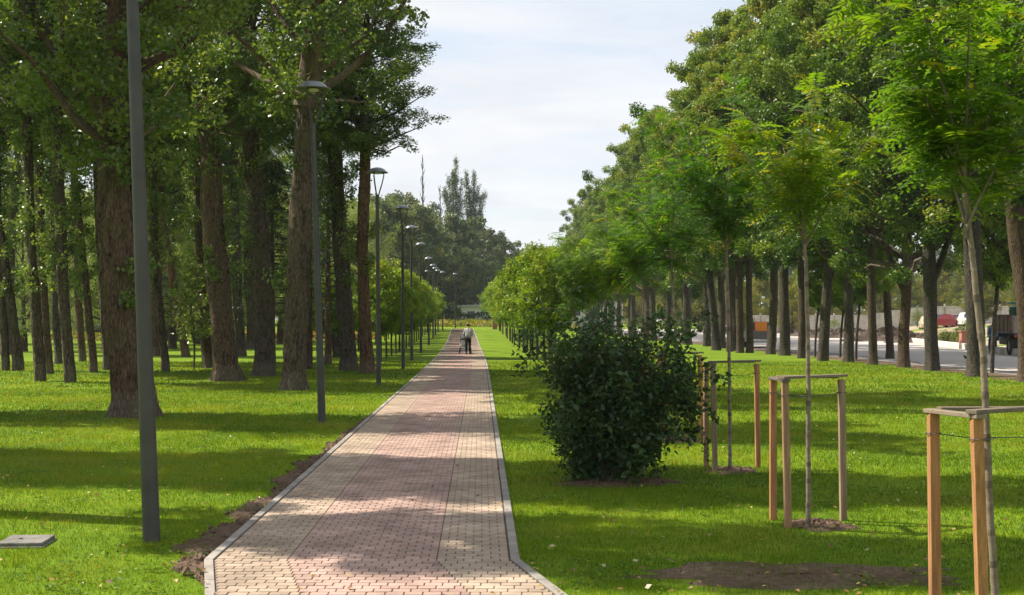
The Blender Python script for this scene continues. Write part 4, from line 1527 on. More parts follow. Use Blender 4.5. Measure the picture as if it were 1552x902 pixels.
def stroller(loc, rz):
    r_ = root('stroller', loc, 'black and white baby stroller pushed along the path by a person', 'stroller', rz=rz)
    for sx in (-1, 1):
        mb = MB()
        tube(mb, [(sx * .27, -.55, 1.02), (sx * .27, -.3, .8), (sx * .26, .1, .42), (sx * .25, .42, .13)], .016, 8)
        mb.build('side_tube', M['stroller_frame'], r_)
        mb = MB()
        tube(mb, [(sx * .26, .0, .52), (sx * .29, -.33, .14)], .015, 8)
        mb.build('rear_strut', M['stroller_frame'], r_)
    mb = MB()
    tube(mb, [(-.27, -.55, 1.02), (-.14, -.58, 1.03), (.14, -.58, 1.03), (.27, -.55, 1.02)], .02, 8)
    mb.build('handle', M['stroller_black'], r_)
    mb = MB()
    a = np.linspace(0, PI * .62, 8)
    for k, sx in enumerate((-.24, .24)):
        pass
    V = []
    for t in a:
        for sx in (-.25, 0, .25):
            V.append((sx, -.05 - .36 * math.cos(t) + .1, .72 + .36 * math.sin(t)))
    q = []
    for i in range(7):
        for j in range(2):
            q.append([i * 3 + j, i * 3 + j + 1, i * 3 + j + 4, i * 3 + j + 3])
    mb.add(V, q, .5, 0, True)
    ho = mb.build('hood', M['stroller_black'], r_)
    so = ho.modifiers.new('solid', 'SOLIDIFY')
    so.thickness = .02
    mb = MB()
    prism(mb, [(-.28, .72), (-.3, .5), (-.1, .38), (.4, .36), (.42, .46), (.0, .52), (-.16, .74)], 'x', -.22, .22)
    mb.build('seat', M['white_cloth'], r_, bevel=.02)
    mb = MB()
    box(mb, (0, -.2, .25), (.42, .4, .2), taper=(1.1, 1.1))
    mb.build('basket', M['white_cloth'], r_, bevel=.03)
    for sx in (-1, 1):
        for yy_, rad in ((-.36, .15), (.42, .11)):
            mb = MB()
            lathe(mb, [(rad * .72, -.025), (rad, -.022), (rad, .022), (rad * .72, .025), (rad * .72, -.025)], 20, (sx * .31, yy_, rad), axis='x')
            w = mb.build('wheel', M['tyre'], r_)
            mb = MB()
            lathe(mb, [(0, -.02), (rad * .72, -.012), (rad * .72, .012), (0, .02)], 12, (sx * .31, yy_, rad), axis='x')
            mb.build('rim', M['rim'], w)
    return r_


stroller((pxx - .16, py_ + .92, .031), 0)


# ------------------------------------------------------------------ vehicles
def wheel(parent, x, y, r, w):
    mb = MB()
    lathe(mb, [(r * .58, -w / 2), (r * .92, -w / 2), (r, -w * .36), (r, w * .36), (r * .92, w / 2), (r * .58, w / 2), (r * .58, -w / 2)], 28, (x, y, r), axis='x')
    wo = mb.build('wheel', M['tyre'], parent)
    mb = MB()
    lathe(mb, [(0, -w * .3), (r * .3, -w * .42), (r * .58, -w * .35), (r * .58, w * .35), (r * .3, w * .42), (0, w * .3)], 20, (x, y, r), axis='x')
    mb.build('rim', M['rim'], wo)


def car(loc, rz, paint, label, cat='car', group='cars parked in front of the pale fence', L=4.2, H=1.45, W=1.7, van=False):
    """facing local +y"""
    r_ = root('parked_car' if not van else 'van', loc, label, cat, group, rz)
    h = L / 2
    mb = MB()
    low = [(-h, .32), (-h + .03, .62), (-h + .1, .86), (-h + .75, .93), (.55, .93), (h - .35, .78), (h - .03, .62), (h, .34), (h - .3, .2), (-h + .3, .2)]
    prism(mb, low, 'x', -W / 2, W / 2)
    if van:
        up = [(-h + .04, .90), (-h + .08, H - .06), (-h + .2, H), (.85, H), (1.35, .90)]
    else:
        up = [(-h + .35, .90), (-h + .85, H - .06), (-h + 1.1, H), (.05, H), (.35, H - .08), (1.05, .90)]
    n0 = mb.n
    prism(mb, up, 'x', -W / 2 + .06, W / 2 - .06)
    V = np.concatenate(mb.v)
    for arr in mb.v:
        top = arr[:, 2] > .95
        arr[top, 0] *= .84
    mb.build('body', M[paint], r_, bevel=.05)
    yb, yt = (-h + .36, -h + .84) if not van else (-h + .03, -h + .07)
    mb = MB()
    wz0, wz1 = .97, H - .12
    f = lambda z: W / 2 - .06 - (0 if z < .95 else 0)
    k = .84
    mb.add([(-(W / 2 - .16) * .95, yb - .02 + .09 * (not van), wz0), ((W / 2 - .16) * .95, yb - .02 + .09 * (not van), wz0), ((W / 2 - .2) * k, yt - .03 - .03 * (not van), wz1), (-(W / 2 - .2) * k, yt - .03 - .03 * (not van), wz1)], [[0, 1, 2, 3]])
    mb.build('rear_window', M['glass'], r_)
    for sx in (-1, 1):
        mb = MB()
        x0 = (W / 2 - .06) * .84 + .012
        for a, b in (((yb + .3, -.25), (yt + .22, -.25)), ((-.2, .82 if not van else 1.0), (-.2, .25 if not van else .7))):
            mb.add([(sx * x0, a[0], wz0), (sx * x0, a[1], wz0), (sx * x0, b[1], wz1), (sx * x0, b[0], wz1)], [[0, 1, 2, 3]])
        mb.build('side_window', M['glass'], r_)
        mb = MB()
        box(mb, (sx * (W / 2 - .17), -h + .04, .76), (.26, .06, .14))
        mb.build('tail_light', M['taillight'], r_, bevel=.01)
        mb = MB()
        box(mb, (sx * (W / 2 - .22), h - .07, .62), (.32, .08, .12))
        mb.build('headlight', M['headlight'], r_, bevel=.01)
        for yy_ in (-h + .78, h - .78):
            wheel(r_, sx * (W / 2 - .09), yy_, .31, .2)
    mb = MB()
    box(mb, (0, -h - .01, .58), (.5, .02, .11))
    mb.build('number_plate', M['plate'], r_)
    mb = MB()
    ws = 1.07 if not van else 1.36
    mb.add([(-.66, ws - .03, .98), (.66, ws - .03, .98), (.52, ws - .66 + .1, H - .1), (-.52, ws - .66 + .1, H - .1)], [[0, 1, 2, 3]])
    mb.build('windscreen', M['glass'], r_)
    return r_


def at(px, d):
    x = gx(px, d)
    return (x, d, tz(x, d) + .02)


car(at(1438, 138), .35, 'car_red', 'dark red hatchback parked on the dirt lot before the pale fence')
car(at(1421, 144), .75, 'car_navy', 'dark blue car parked just left of the dark red one')
car(at(1468, 134), 2.95, 'car_white', 'white car parked right of the dark red one')
car(at(1407, 141), 2.9, 'car_cream', 'cream car parked behind the linden with a low branch')
car((gx(1090, 92), 92, .012), 3.1, 'car_white', 'white car with blue-tinted windscreen coming down the road', group='traffic on the road')
car((gx(1106, 103), 103, .012), 3.0, 'van_red', 'tall red van seen between the dark trunks on the road', 'van', 'traffic on the road', L=4.8, H=2.35, W=1.95, van=True)


def pickup():
    d = 84
    r_ = root('pickup_truck', (gx(1151, d), d, .012), 'dusty grey pickup with an orange board standing in its bed', 'pickup', 'traffic on the road', -.12)
    mb = MB()
    prism(mb, [(-2.3, .45), (-2.3, 1.08), (.2, 1.08), (.2, 1.12), (1.2, 1.12), (2.25, .98), (2.35, .5), (2.1, .38), (-2.1, .38)], 'x', -.88, .88)
    mb.build('body', M['pickup_grey'], r_, bevel=.04)
    mb = MB()
    prism(mb, [(-.15, 1.125), (0.0, 1.72), (.9, 1.72), (1.35, 1.125)], 'x', -.78, .78)
    mb.build('cab', M['pickup_grey'], r_, bevel=.05)
    mb = MB()
    mb.add([(-.66, -.16, 1.18), (.66, -.16, 1.18), (.62, -.04, 1.64), (-.62, -.04, 1.64)], [[0, 1, 2, 3]])
    mb.build('rear_window', M['glass'], r_)
    for sx in (-1, 1):
        for yy_ in (-1.4, 1.5):
            wheel(r_, sx * .8, yy_, .34, .22)
        mb = MB()
        box(mb, (sx * .76, -2.31, .85), (.16, .05, .3))
        mb.build('tail_light', M['taillight'], r_)
    mb = MB()
    box(mb, (0, -2.36, .5), (1.6, .1, .14))
    mb.build('bumper', M['plate'], r_, bevel=.02)
    b_ = root('orange_board', (gx(1151, d) - .25, d - 1.6, 1.09), 'bright orange board leaning in the bed of the grey pickup', 'board')
    mb = MB()
    Rm = np.array([[1, 0, 0], [0, math.cos(-.18), -math.sin(-.18)], [0, math.sin(-.18), math.cos(-.18)]])
    box(mb, (0, 0, .33), (.78, .03, .58), Rm)
    mb.build('panel', M['orange'], b_, bevel=.004)
    mb = MB()
    for c, s in (((0, -.0, .02), (.84, .045, .04)), ((0, -.0, .64), (.84, .045, .04)), ((-.41, 0, .33), (.04, .045, .6)), ((.41, 0, .33), (.04, .045, .6))):
        box(mb, np.array(c), s)
    mb2 = MB()
    V = np.concatenate(mb.v)
    o = mb.build('board_frame', M['van_red'], b_)
    o.rotation_euler = (-.18, 0, 0)


pickup()


def dump_truck():
    d = 66.2
    az = -.17
    x = gx(1557, d)
    r_ = root('dump_truck', (x, d, .012), 'old dump truck with brown-panelled bed seen from behind on the road', 'truck', None, az)
    W, Lb = 2.3, 3.6
    # local: rear at y=-1.8
    mb = MB()
    for sx in (-1, 1):
        box(mb, (sx * .42, 1.0, .92), (.12, 7.0, .22))
    for yy_ in (-1.6, 0, 2, 4):
        box(mb, (0, yy_, .92), (.72, .1, .18))
    mb.build('chassis', M['chassis'], r_)
    for sx in (-1, 1):
        mb = MB()
        box(mb, (sx * (W / 2), 0, 1.66), (.06, Lb, .86), tint=.55)
        for k in range(5):
            box(mb, (sx * (W / 2 + .045), -Lb / 2 + .06 + k * (Lb - .12) / 4, 1.66), (.05, .09, .9), tint=.1)
        for z in (1.26, 2.08):
            box(mb, (sx * (W / 2 + .036), 0, z), (.03, Lb, .07), tint=.15)
        mb.build('side_panel', M['bed_wood'], r_)
    mb = MB()
    box(mb, (0, -Lb / 2 + .03, 1.66), (W - .08, .06, .84))
    for k in range(4):
        box(mb, (-.82 + k * .55, -Lb / 2 - .025, 1.66), (.08, .04, .82))
    mb.build('tailgate', M['bed_grey'], r_)
    mb = MB()
    box(mb, (0, 0, 1.2), (W - .08, Lb - .02, .08))
    box(mb, (0, Lb / 2 - .03, 1.7), (W - .08, .05, .9))
    mb.build('bed_floor', M['bed_grey'], r_)
    for sx in (-1, 1):
        wheel(r_, sx * .98, -.7, .5, .26)
        wheel(r_, sx * .68, -.7, .5, .26)
        wheel(r_, sx * .92, 3.7, .5, .27)
        mb = MB()
        lathe(mb, [(0, -.32), (.2, -.3), (.22, 0), (.2, .3), (0, .32)], 16, (sx * .85, 1.0, .75), axis='x')
        mb.build('fuel_tank' if sx < 0 else 'air_tank', M['bed_grey'], r_)
        mb = MB()
        box(mb, (sx * .9, -1.72, 1.02), (.3, .08, .16))
        mb.build('tail_light', M['taillight'], r_)
        mb = MB()
        box(mb, (sx * .9, -1.36, .62), (.5, .03, .5))
        mb.build('mud_flap', M['tyre'], r_)
    mb = MB()
    prism(mb, [(2.05, .95), (2.05, 2.0), (2.2, 2.08), (3.1, 2.08), (3.45, 1.6), (4.6, 1.5), (4.7, .9), (3.0, .7)], 'x', -1.0, 1.0)
    c_ = mb.build('cab', M['cab_blue'], r_, bevel=.06)
    mb = MB()
    box(mb, (0, 2.04, 1.75), (1.3, .03, .36))
    mb.build('rear_window', M['glass'], c_)
    t_ = root('green_container', (x, d, 1.262), 'green metal container loaded in the bed of the dump truck', 'container', None, az)
    mb = MB()
    box(mb, (0.05, -.35, .66), (1.5, 2.2, 1.32), taper=(1.05, 1.0))
    mb.build('body', M['green_paint'], t_, bevel=.03)
    mb = MB()
    box(mb, (-.1, .6, 1.40), (1.3, .9, .1), np.array([[math.cos(.2), 0, math.sin(.2)], [0, 1, 0], [-math.sin(.2), 0, math.cos(.2)]]))
    mb.build('lid', M['green_paint'], t_, bevel=.02)
    mb = MB()
    for k in range(4):
        box(mb, (-.775, -1.1 + .5 * k, .66), (.05, .07, 1.26))
        box(mb, (-.6 + .42 * k, -1.475, .66), (.07, .05, 1.26))
    mb.build('rib', M['green_paint'], t_)


dump_truck()
person((gx(1505.5, 69.5), 69.5, .013), -.6, 'worker in white cap and blue work clothes standing beside the dump truck', M['work_blue'], M['work_blue'], M['white_cloth'],
       [((.25, .05, 1.1), (.2, .3, 1.05)), ((.25, -.03, 1.1), (.24, .08, .88))], stride=.05, lean=.05, s=1.0, cap=True)


def pigeon():
    d = 55.5
    r_ = root('pigeon', (gx(1467, d), d, .014), 'small dark pigeon standing on the road by the thick linden', 'bird', rz=.9)
    r_.scale = (1.25,) * 3
    b = skinned('body', [(0, -.16, .09), (0, -.06, .12), (0, .05, .135), (0, .11, .18), (0, .125, .225), (0, .165, .22), (-.02, 0, .08), (-.022, .01, .0), (.02, 0, .08), (.022, .01, .0)],
                [(0, 1), (1, 2), (2, 3), (3, 4), (4, 5), (1, 6), (6, 7), (1, 8), (8, 9)], [(.03, .012), (.055, .05), (.062, .06), (.035, .035), (.028, .028), (.006, .006), .01, .006, .01, .006], M['feather'], r_, rootv=2)


pigeon()


# ------------------------------------------------------------------ fences, buildings, heaps, hedges, flower beds
def concrete_fence():
    x0, x1, yb = 33.0, 98.0, 170.0
    r_ = root('concrete_fence', (x0, yb, 0), 'pale concrete panel fence with ribbed panels beyond the dirt lot', 'fence')
    n = 26
    w = (x1 - x0) / n
    for k in range(n):
        xa = k * w
        z0 = tz(x0 + xa + w / 2, yb) - .1
        mb = MB()
        box(mb, (xa + w / 2, 0, z0 + 1.25), (w - .2, .08, 2.4))
        for j in range(5):
            box(mb, (xa + .28 + j * (w - .56) / 4, -.07, z0 + 1.25), (.12, .08, 2.3))
        box(mb, (xa + w / 2, -.05, z0 + 2.5), (w - .16, .16, .12))
        mb.build('panel', M['fence_panel'], r_)
        mb = MB()
        box(mb, (xa, -.02, z0 + 1.35), (.2, .24, 2.9))
        mb.build('post', M['fence_post'], r_)


concrete_fence()


def heap(px, d, rx, ry, h, lab, seed):
    x = gx(px, d)
    rg = np.random.default_rng(seed)
    nr, na = 14, 36
    a = np.arange(na) * 2 * PI / na
    t = np.linspace(.03, 1, nr)
    ed = 1 + .15 * np.sin(3 * a + seed) + .1 * np.sin(7 * a) + rg.normal(0, .04, na)
    X = rx * t[:, None] * ed * np.cos(a)
    Y = ry * t[:, None] * ed * np.sin(a)
    zz = terrain(x + X, d + Y)
    Z = zz + h * np.clip(1 - t[:, None] ** 1.6, 0, 1) * (1 + .3 * np.sin(a * 2 + seed) + rg.normal(0, .16, (nr, na))) - .06 * (t[:, None] > .98)
    i, k = np.meshgrid(np.arange(nr - 1), np.arange(na), indexing='ij')
    k2 = (k + 1) % na
    q = np.stack([i * na + k, (i + 1) * na + k, (i + 1) * na + k2, i * na + k2], -1).reshape(-1, 4)
    mb = MB()
    mb.add(np.stack([X, Y, Z], -1).reshape(-1, 3), q, .5, 0, False)
    mb.add(np.stack([X[0], Y[0], Z[0]], -1), np.arange(na).reshape(1, -1))
    o = mb.build('soil_heap', M['heap'], None, (x, d, 0))
    tag(o, lab, 'soil heap', 'soil heaps beyond the road')


heap(1285, 128, 4.5, 2.2, .75, 'dark dug-up soil heap beyond the road, left of the slender linden', 1)
heap(1345, 110, 4.6, 1.8, .85, 'dark dug-up soil heap behind the thin linden', 2)
heap(1388, 102, 2.8, 1.6, .55, 'low dark soil heap next to the linden with a low branch', 3)
heap(1245, 140, 4.0, 2.0, .7, 'farthest low soil heap near the leaning linden', 4)


def leafy_box(name, loc, size, n, leaf, mat, label, cat, seed, tint=.4, group=None, kind=None, zf=None):
    rg = np.random.default_rng(seed)
    u = rg.uniform(-.5, .5, (n, 3))
    ax = rg.integers(0, 3, n)
    sh = rg.random(n) < .8
    for a in range(3):
        m_ = sh & (ax == a)
        sg = np.where(rg.random(m_.sum()) < .5, -.5, .5)
        if a == 2:
            sg = np.full(m_.sum(), .5)
        u[m_, a] = sg + rg.normal(0, .05, m_.sum())
    P = u * np.array(size) + np.array([0, 0, size[2] / 2])
    P[:, 2] *= 1 + .12 * np.sin(P[:, 0] * 1.7) + rg.normal(0, .05, n)
    P[:, 2] = np.maximum(P[:, 2], .02)
    P[:, 2] += terrain(P[:, 0] + loc[0], P[:, 1] + loc[1])
    mb = MB()
    leaves(mb, rg, P, leaf, np.clip(tint + rg.normal(0, .18, n), 0, 1), .4, .1, .7)
    if kind == 'stuff':
        o = mb.build(name, M[mat], None, (loc[0], loc[1], 0), kind='stuff')
        o['label'] = label
        o['category'] = cat
        return o
    r_ = root(name, (loc[0], loc[1], 0), label, cat, group)
    mb.build('foliage', M[mat], r_)
    return r_


leafy_box('hedge', (-.5, 172), (17, 1.6, 1.55), 5200, .28, 'hedge_leaf', 'clipped dark hedge closing the view beyond the path end', 'hedge', 1)
leafy_box('hedge', (-15, 96), (11, 1.0, .55), 1800, .16, 'redhedge_leaf', 'low reddish-leaved hedge behind the left grove', 'hedge', 2)
leafy_box('flower_bed', (-2.0, 156), (24, 12, .7), 9000, .26, 'flower', 'yellow and orange flower bed at the end of the path', 'flower bed', 3, tint=.27, kind='stuff')
leafy_box('flower_bed', (-16.0, 104), (13, 2.5, .6), 4500, .2, 'flower', 'orange and yellow flower bed seen between the poplar trunks', 'flower bed', 4, tint=.42, kind='stuff')
leafy_box('flower_bed', (-30.0, 100), (8, 2.5, .6), 2500, .2, 'flower', 'yellowish flower bed far left between slim trunks', 'flower bed', 5, tint=.3, kind='stuff')


def bush(name, loc, R, h, mat, label, seed, leaf=.12, n=2600, cat='bush', group=None):
    rg = np.random.default_rng(seed)
    r_ = root(name, (loc[0], loc[1], tz(*loc)), label, cat, group)
    c = rg.normal(size=(26, 3))
    c = unit(c) * (rg.random(26) ** .4)[:, None] * np.array([R * .75, R * .75, h * .42]) + np.array([0, 0, h * .5])
    idx = rg.integers(0, 26, n)
    P = c[idx] + unit(rg.normal(size=(n, 3))) * (rg.random(n) ** .5)[:, None] * R * .38
    P[:, 2] = np.maximum(P[:, 2], .04)
    mb = MB()
    leaves(mb, rg, P, leaf, np.clip(.4 + rg.normal(0, .12, 26)[idx] + rg.normal(0, .1, n), 0, 1), .5, .2, .65)
    mb.build('foliage', M[mat], r_)
    st = MB()
    for k in range(8):
        tube(st, bez(np.zeros(3), c[k] * [.3, .3, .7], c[k], 5), np.linspace(.03, .008, 5), 5)
    st.build('stem', M['branch_bark'], r_)
    return r_


for k, (px, d, R, h, lab) in enumerate([(1461, 82, .8, 1.5, 'leafy weed bush on the bank left of the thick linden'), (1452, 92, .7, 1.1, 'low weedy bush on the bank below the dark red car'), (1434, 97, .8, .9, 'flat weedy bush on the bank below the dark blue car'), (1390, 158, 1.3, 2.2, 'pale green bush in front of the pale fence by the cream car'), (1260, 160, 1.4, 2.0, 'pale bush by the fence left of the slender linden')]):
    bush('weed_bush', (gx(px, d), d), R, h, 'weed', lab, 60 + k, .1, 2200, group='bushes beyond the road')
bush('bush', (gx(683, 165), 165), 1.5, 3.0, 'hedge_leaf', 'dark round bush left of the hedge at the path end', 70, .25, 1800)
# brick pillar stub on the bank and a brick bin by the far globe trees
mb = MB()
xb = gx(1466, 80)
box(mb, (0, 0, .55), (.9, .5, 1.1))
box(mb, (0, 0, 1.13), (1.0, .6, .08))
tag(mb.build('brick_pillar', M['brick'], None, (xb, 80, tz(xb, 80)), bevel=.015), 'orange-brown brick pillar among weeds on the bank left of the dump truck', 'pillar')
mb = MB()
box(mb, (0, 0, .9), (.5, .5, 1.8))
box(mb, (0, 0, 1.84), (.62, .62, .1))
tag(mb.build('brick_pillar', M['brick'], None, (gx(750, 137), 137, tz(gx(750, 137), 137)), bevel=.015), 'reddish brick pillar at the far end of the right globe tree row', 'pillar')


def building(px, d, w, h, dep, wall, label, nwin, roofh=.4):
    x = gx(px, d)
    r_ = root('building', (x, d, tz(x, d) - .2), label, 'building', 'pale buildings glimpsed behind the trees')
    mb = MB()
    box(mb, (0, 0, h / 2), (w, dep, h))
    mb.build('wall', M[wall], r_)
    mb = MB()
    prism(mb, [(-w / 2 - .4, h + .003), (w / 2 + .4, h + .003), (w / 2 + .1, h + roofh * .5), (0, h + roofh), (-w / 2 - .1, h + roofh * .5)], 'y', -dep / 2 - .4, dep / 2 + .4)
    mb.build('roof', M['roof'], r_)
    for k in range(nwin):
        xx = -w / 2 + (k + .5) * w / nwin
        mb = MB()
        for c, s in (((xx, -dep / 2 - .03, h * .58 + .6), (1.3, .08, .1)), ((xx, -dep / 2 - .03, h * .58 - .6), (1.3, .08, .1)), ((xx - .6, -dep / 2 - .03, h * .58), (.1, .08, 1.1)), ((xx + .6, -dep / 2 - .03, h * .58), (.1, .08, 1.1))):
            box(mb, c, s)
        wn = mb.build('window', M['plate'], r_)
        mb = MB()
        box(mb, (xx, -dep / 2 - .012, h * .58), (1.1, .02, 1.1))
        mb.build('pane', M['glass'], wn)


building(745, 186, 9, 2.9, 6, 'wall_white', 'low white building behind the hedge at the path end', 3)
building(690, 205, 12, 4.6, 6, 'wall_white', 'pale building hidden behind the dark trees left of the path end', 4)
building(885, 190, 11, 5.5, 7, 'wall_white', 'white building glimpsed under the crowns left of the shrub top', 4)
building(130, 135, 14, 4.5, 6, 'blue_wall', 'blue-grey building far behind the left grove', 4)
building(270, 140, 10, 4.6, 6, 'wall_grey', 'grey building far behind the tall foreground lamp pole', 3)


def rail_fence():
    d = 112
    xa, xb = gx(60, d), gx(180, d)
    r_ = root('rail_fence', (xa, d, tz(xa, d)), 'low yellowish timber fence far behind the slim left trunks', 'fence')
    L = xb - xa
    for k in range(6):
        mb = MB()
        box(mb, (k * L / 5, 0, .6), (.12, .12, 1.2))
        mb.build('post', M['rail_wood'], r_)
    for z in (.5, 1.05):
        mb = MB()
        box(mb, (L / 2, -.08, z), (L, .05, .12))
        mb.build('rail', M['rail_wood'], r_)


rail_fence()


# ------------------------------------------------------------------ spruces, young tree, background trees
def spruce(px, d, H, zb, label, seed, R=2.4):
    rg = np.random.default_rng(seed)
    x = gx(px, d)
    r_ = root('spruce_tree', (x, d, tz(x, d)), label, 'tree', 'spruces inside the grove')
    br, lf = MB(), MB()
    trunk_mb([(0, 0, 0), (0, 0, H * .5), (0, 0, H)], [.16, .1, .02], seed, 1.2, .04, 12).build('trunk', M['branch_bark'], r_)
    nb = 64
    Pl, Dl = [], []
    for i in range(nb):
        z = zb + (H - zb) * (i / nb) ** .9
        R_ = R * (1 - .85 * (z - zb) / (H - zb)) * rg.uniform(.75, 1.05)
        az = i * 2.4 + rg.uniform(-.3, .3)
        c, s = math.cos(az), math.sin(az)
        pts = bez(np.array([0, 0, z]), np.array([c * R_ * .5, s * R_ * .5, z + .1 * R_]), np.array([c * R_, s * R_, z - .32 * R_]), 7)
        tube(br, pts, np.linspace(.03, .006, 7), 4)
        for t in np.linspace(.15, 1, 10):
            k = t * 6
            a = pts[int(k)] + (pts[min(6, int(k) + 1)] - pts[int(k)]) * (k - int(k))
            for sgn in (-1, 1):
                ln = .55 * (1.15 - t) + .12
                e = a + np.array([-s * sgn, c * sgn, 0]) * ln * .6 + np.array([c, s, 0]) * ln * .35 - np.array([0, 0, ln * .55])
                for u in rg.uniform(0, 1, 11):
                    Pl.append(a + (e - a) * u + rg.normal(0, .02, 3))
                    Dl.append((e - a) * .6 + rg.normal(0, .16, 3))
    P, D = np.array(Pl), np.array(Dl)
    leaves(lf, rg, P, .13, np.clip(.42 + rg.normal(0, .14, len(P)), 0, 1), .2, .2, .22, axis=D * 2)
    br.build('branches', M['branch_bark'], r_)
    lf.build('crown', M['spruce_leaf'], r_)


spruce(412, 47.5, 8.0, 2.1, 'dark spruce with drooping boughs between two thick poplars', 5)
spruce(497, 52, 8.5, 2.3, 'dark spruce with drooping boughs behind the second lamp', 6, 2.2)
spruce(238, 66, 9, 2.0, 'slim dark spruce standing deeper in the grove', 7, 2.0)

d = gd(560)
x = gx(294, d)
r_ = root('young_tree', (x, d, 0), 'thin young broadleaf tree on the lawn left of the thick dark poplar', 'young tree')
stem_mb(5, [(0, 0, -.05), (.03, 0, .8), (0, 0, 1.7)], [.04, .035, .025]).build('trunk', M['branch_bark'], r_)
cc, bb, _ = crown_variant(555, 2.6, lambda t: .95 * math.sin(PI * (.15 + .8 * t)), .025, 22, 4, 1500, .13, .28, .8, .62, mats=('poplar_leaf', 'branch_bark'))
link('branches', bb, r_, (0, 0, 1.2))
link('crown', cc, r_, (0, 0, 1.2))


def bg_tree(src, name, loc, lab, group, variant, s, hs=1.0, trunk=3.0, bark='linden_bark', cache={}):
    key = id(variant[0])
    if key not in cache:
        cache[key] = place_tree(name, lab, 'tree', group, (loc[0], loc[1], tz(*loc)), [(0, 0, 0), (.1, 0, trunk * .5), (0, 0, trunk)], [.4, .36, .3], variant, trunk, int(abs(loc[0]) * 7 + loc[1]), 1.0, bark=bark, flare=1.2, seg=10)
        cache[key].scale = (s, s, s * hs)
        return cache[key]
    t = copy_tree(cache[key], (loc[0], loc[1], tz(*loc)), lab, s, rg.uniform(0, 6.28), hs)
    t['group'] = group
    return t


# the mass of trees that closes the view beyond the path end
CEN = [(575, 190, 1.25), (612, 200, 1.3), (640, 215, 1.3), (668, 190, 1.05), (690, 210, 1.3), (715, 225, 1.35), (742, 240, 1.3), (765, 250, 1.2), (655, 230, 1.3), (590, 160, 1.0), (625, 175, 1.05), (705, 195, .85), (790, 262, .9), (730, 205, .75)]
for k, (px, d, s) in enumerate(CEN):
    bg_tree(None, 'broadleaf_tree', (gx(px, d), d), 'broadleaf tree beyond the path end, %s counted from the left' % ORD[k], 'trees beyond the path end', FAR[k % 3], s * (.84 if 640 < px < 785 else .95))


def columnar(px, d, tips, label, seed):
    """upright poplar with several separate spires"""
    q = np.random.default_rng(seed)
    x = gx(px, d)
    r_ = root('columnar_poplar', (x, d, tz(x, d)), label, 'tree', 'columnar poplars beyond the path end')
    trunk_mb([(0, 0, 0), (.1, 0, 7), (0, 0, 13)], [.5, .42, .3], seed, 1.2, .04, 10, .5).build('trunk', M['branch_bark'], r_)
    br, lf = MB(), MB()
    P, T = [], []
    for (tx, ty) in tips:
        X, Z = gx(tx, d) - x, gz_at(ty, d) - tz(x, d)
        yo = q.uniform(-1, 1)
        pts = bez(np.array([0, 0, 10.0]), np.array([X * .35, yo * .5, 10 + (Z - 10) * .4]), np.array([X, yo, Z]), 12)
        tube(br, pts, np.linspace(.2, .02, 12), 5)
        ln = Z - 10
        for k in range(int(ln * 7)):
            t = q.uniform(.05, 1) ** .9
            a = np.array([np.interp(t, np.linspace(0, 1, 12), pts[:, c]) for c in range(3)])
            w = (.25 + 1.15 * (1 - t) ** .7) * q.uniform(.3, 1)
            az = q.uniform(0, 6.28)
            c_ = a + np.array([math.cos(az) * w, math.sin(az) * w, w * .6])
            tube(br, [a - np.array([0, 0, w * .6]), (a + c_) / 2, c_], [.03, .02, .01], 3)
            n = 26
            P.append(c_ + q.normal(0, 1, (n, 3)) * np.array([.2, .2, .4]))
            T.append(np.full(n, q.normal(.42, .15)))
    P, T = np.concatenate(P), np.concatenate(T)
    leaves(lf, q, P, .24, np.clip(T + q.normal(0, .08, len(T)), 0, 1), .3, -.6, .7)
    br.build('branches', M['branch_bark'], r_)
    lf.build('crown', M['far_leaf'], r_)


columnar(691, 238, [(690, 240), (680, 266), (699, 274), (673, 285), (686, 262)], 'tallest columnar poplar rising above the far trees', 31)
columnar(711, 242, [(706, 262), (719, 264), (725, 284), (735, 294), (712, 286), (729, 300)], 'fan-shaped columnar poplar just right of the tallest one', 32)


def dead_tree(px, d, H, label, seed):
    rg = np.random.default_rng(seed)
    x = gx(px, d)
    r_ = root('dead_tree', (x, d, tz(x, d)), label, 'tree', 'bare dead spires')
    mb = trunk_mb([(0, 0, 0), (.1, 0, H * .5), (0, 0, H)], [.3, .2, .03], seed, 1.2, .04, 10, .5)
    for i in range(34):
        z = H * rg.uniform(.55, .97)
        az = rg.uniform(0, 6.28)
        ln = rg.uniform(1.2, 3.4) * (1.15 - z / H) + .5
        e = np.array([math.cos(az) * .32 * ln, math.sin(az) * .32 * ln, z + ln])
        tube(mb, [(0, 0, z), ((0 + e[0]) * .7, e[1] * .7, z + ln * .45), e], [.06, .045, .015], 4)
    mb.build('trunk', M['branch_bark'], r_)


dead_tree(640.5, 225, 30.5, 'tall bare dead tree spire above the far trees', 3)
dead_tree(667, 232, 25.8, 'short bare dead spire left of the columnar poplars', 4)

# pale and dark trees behind the left grove
LB = [(35, 74, 1, .62), (100, 84, 0, .7), (160, 78, 1, .6), (215, 90, 0, .75), (262, 80, 1, .7), (300, 92, 0, .7), (335, 84, 1, .68), (425, 92, 0, .72), (20, 92, 0, .8), (70, 118, 1, .95), (120, 105, 0, .8), (190, 125, 1, 1.05), (255, 100, 0, .95), (270, 128, 1, 1.15), (330, 118, 0, 1.0), (390, 130, 1, 1.05), (440, 122, 0, .95), (500, 140, 1, 1.05), (545, 132, 0, .9)]
for k, (px, d, v, s) in enumerate(LB):
    bg_tree(None, 'willow_tree', (gx(px, d), d), 'pale drooping tree behind the left grove, %s counting from the left edge' % ORD[k], 'pale trees behind the left grove', PALE[v], s, trunk=2.2)
LB2 = [(0, 150), (60, 160), (125, 148), (190, 165), (250, 158), (310, 170), (370, 160), (430, 172), (490, 165), (540, 178)]
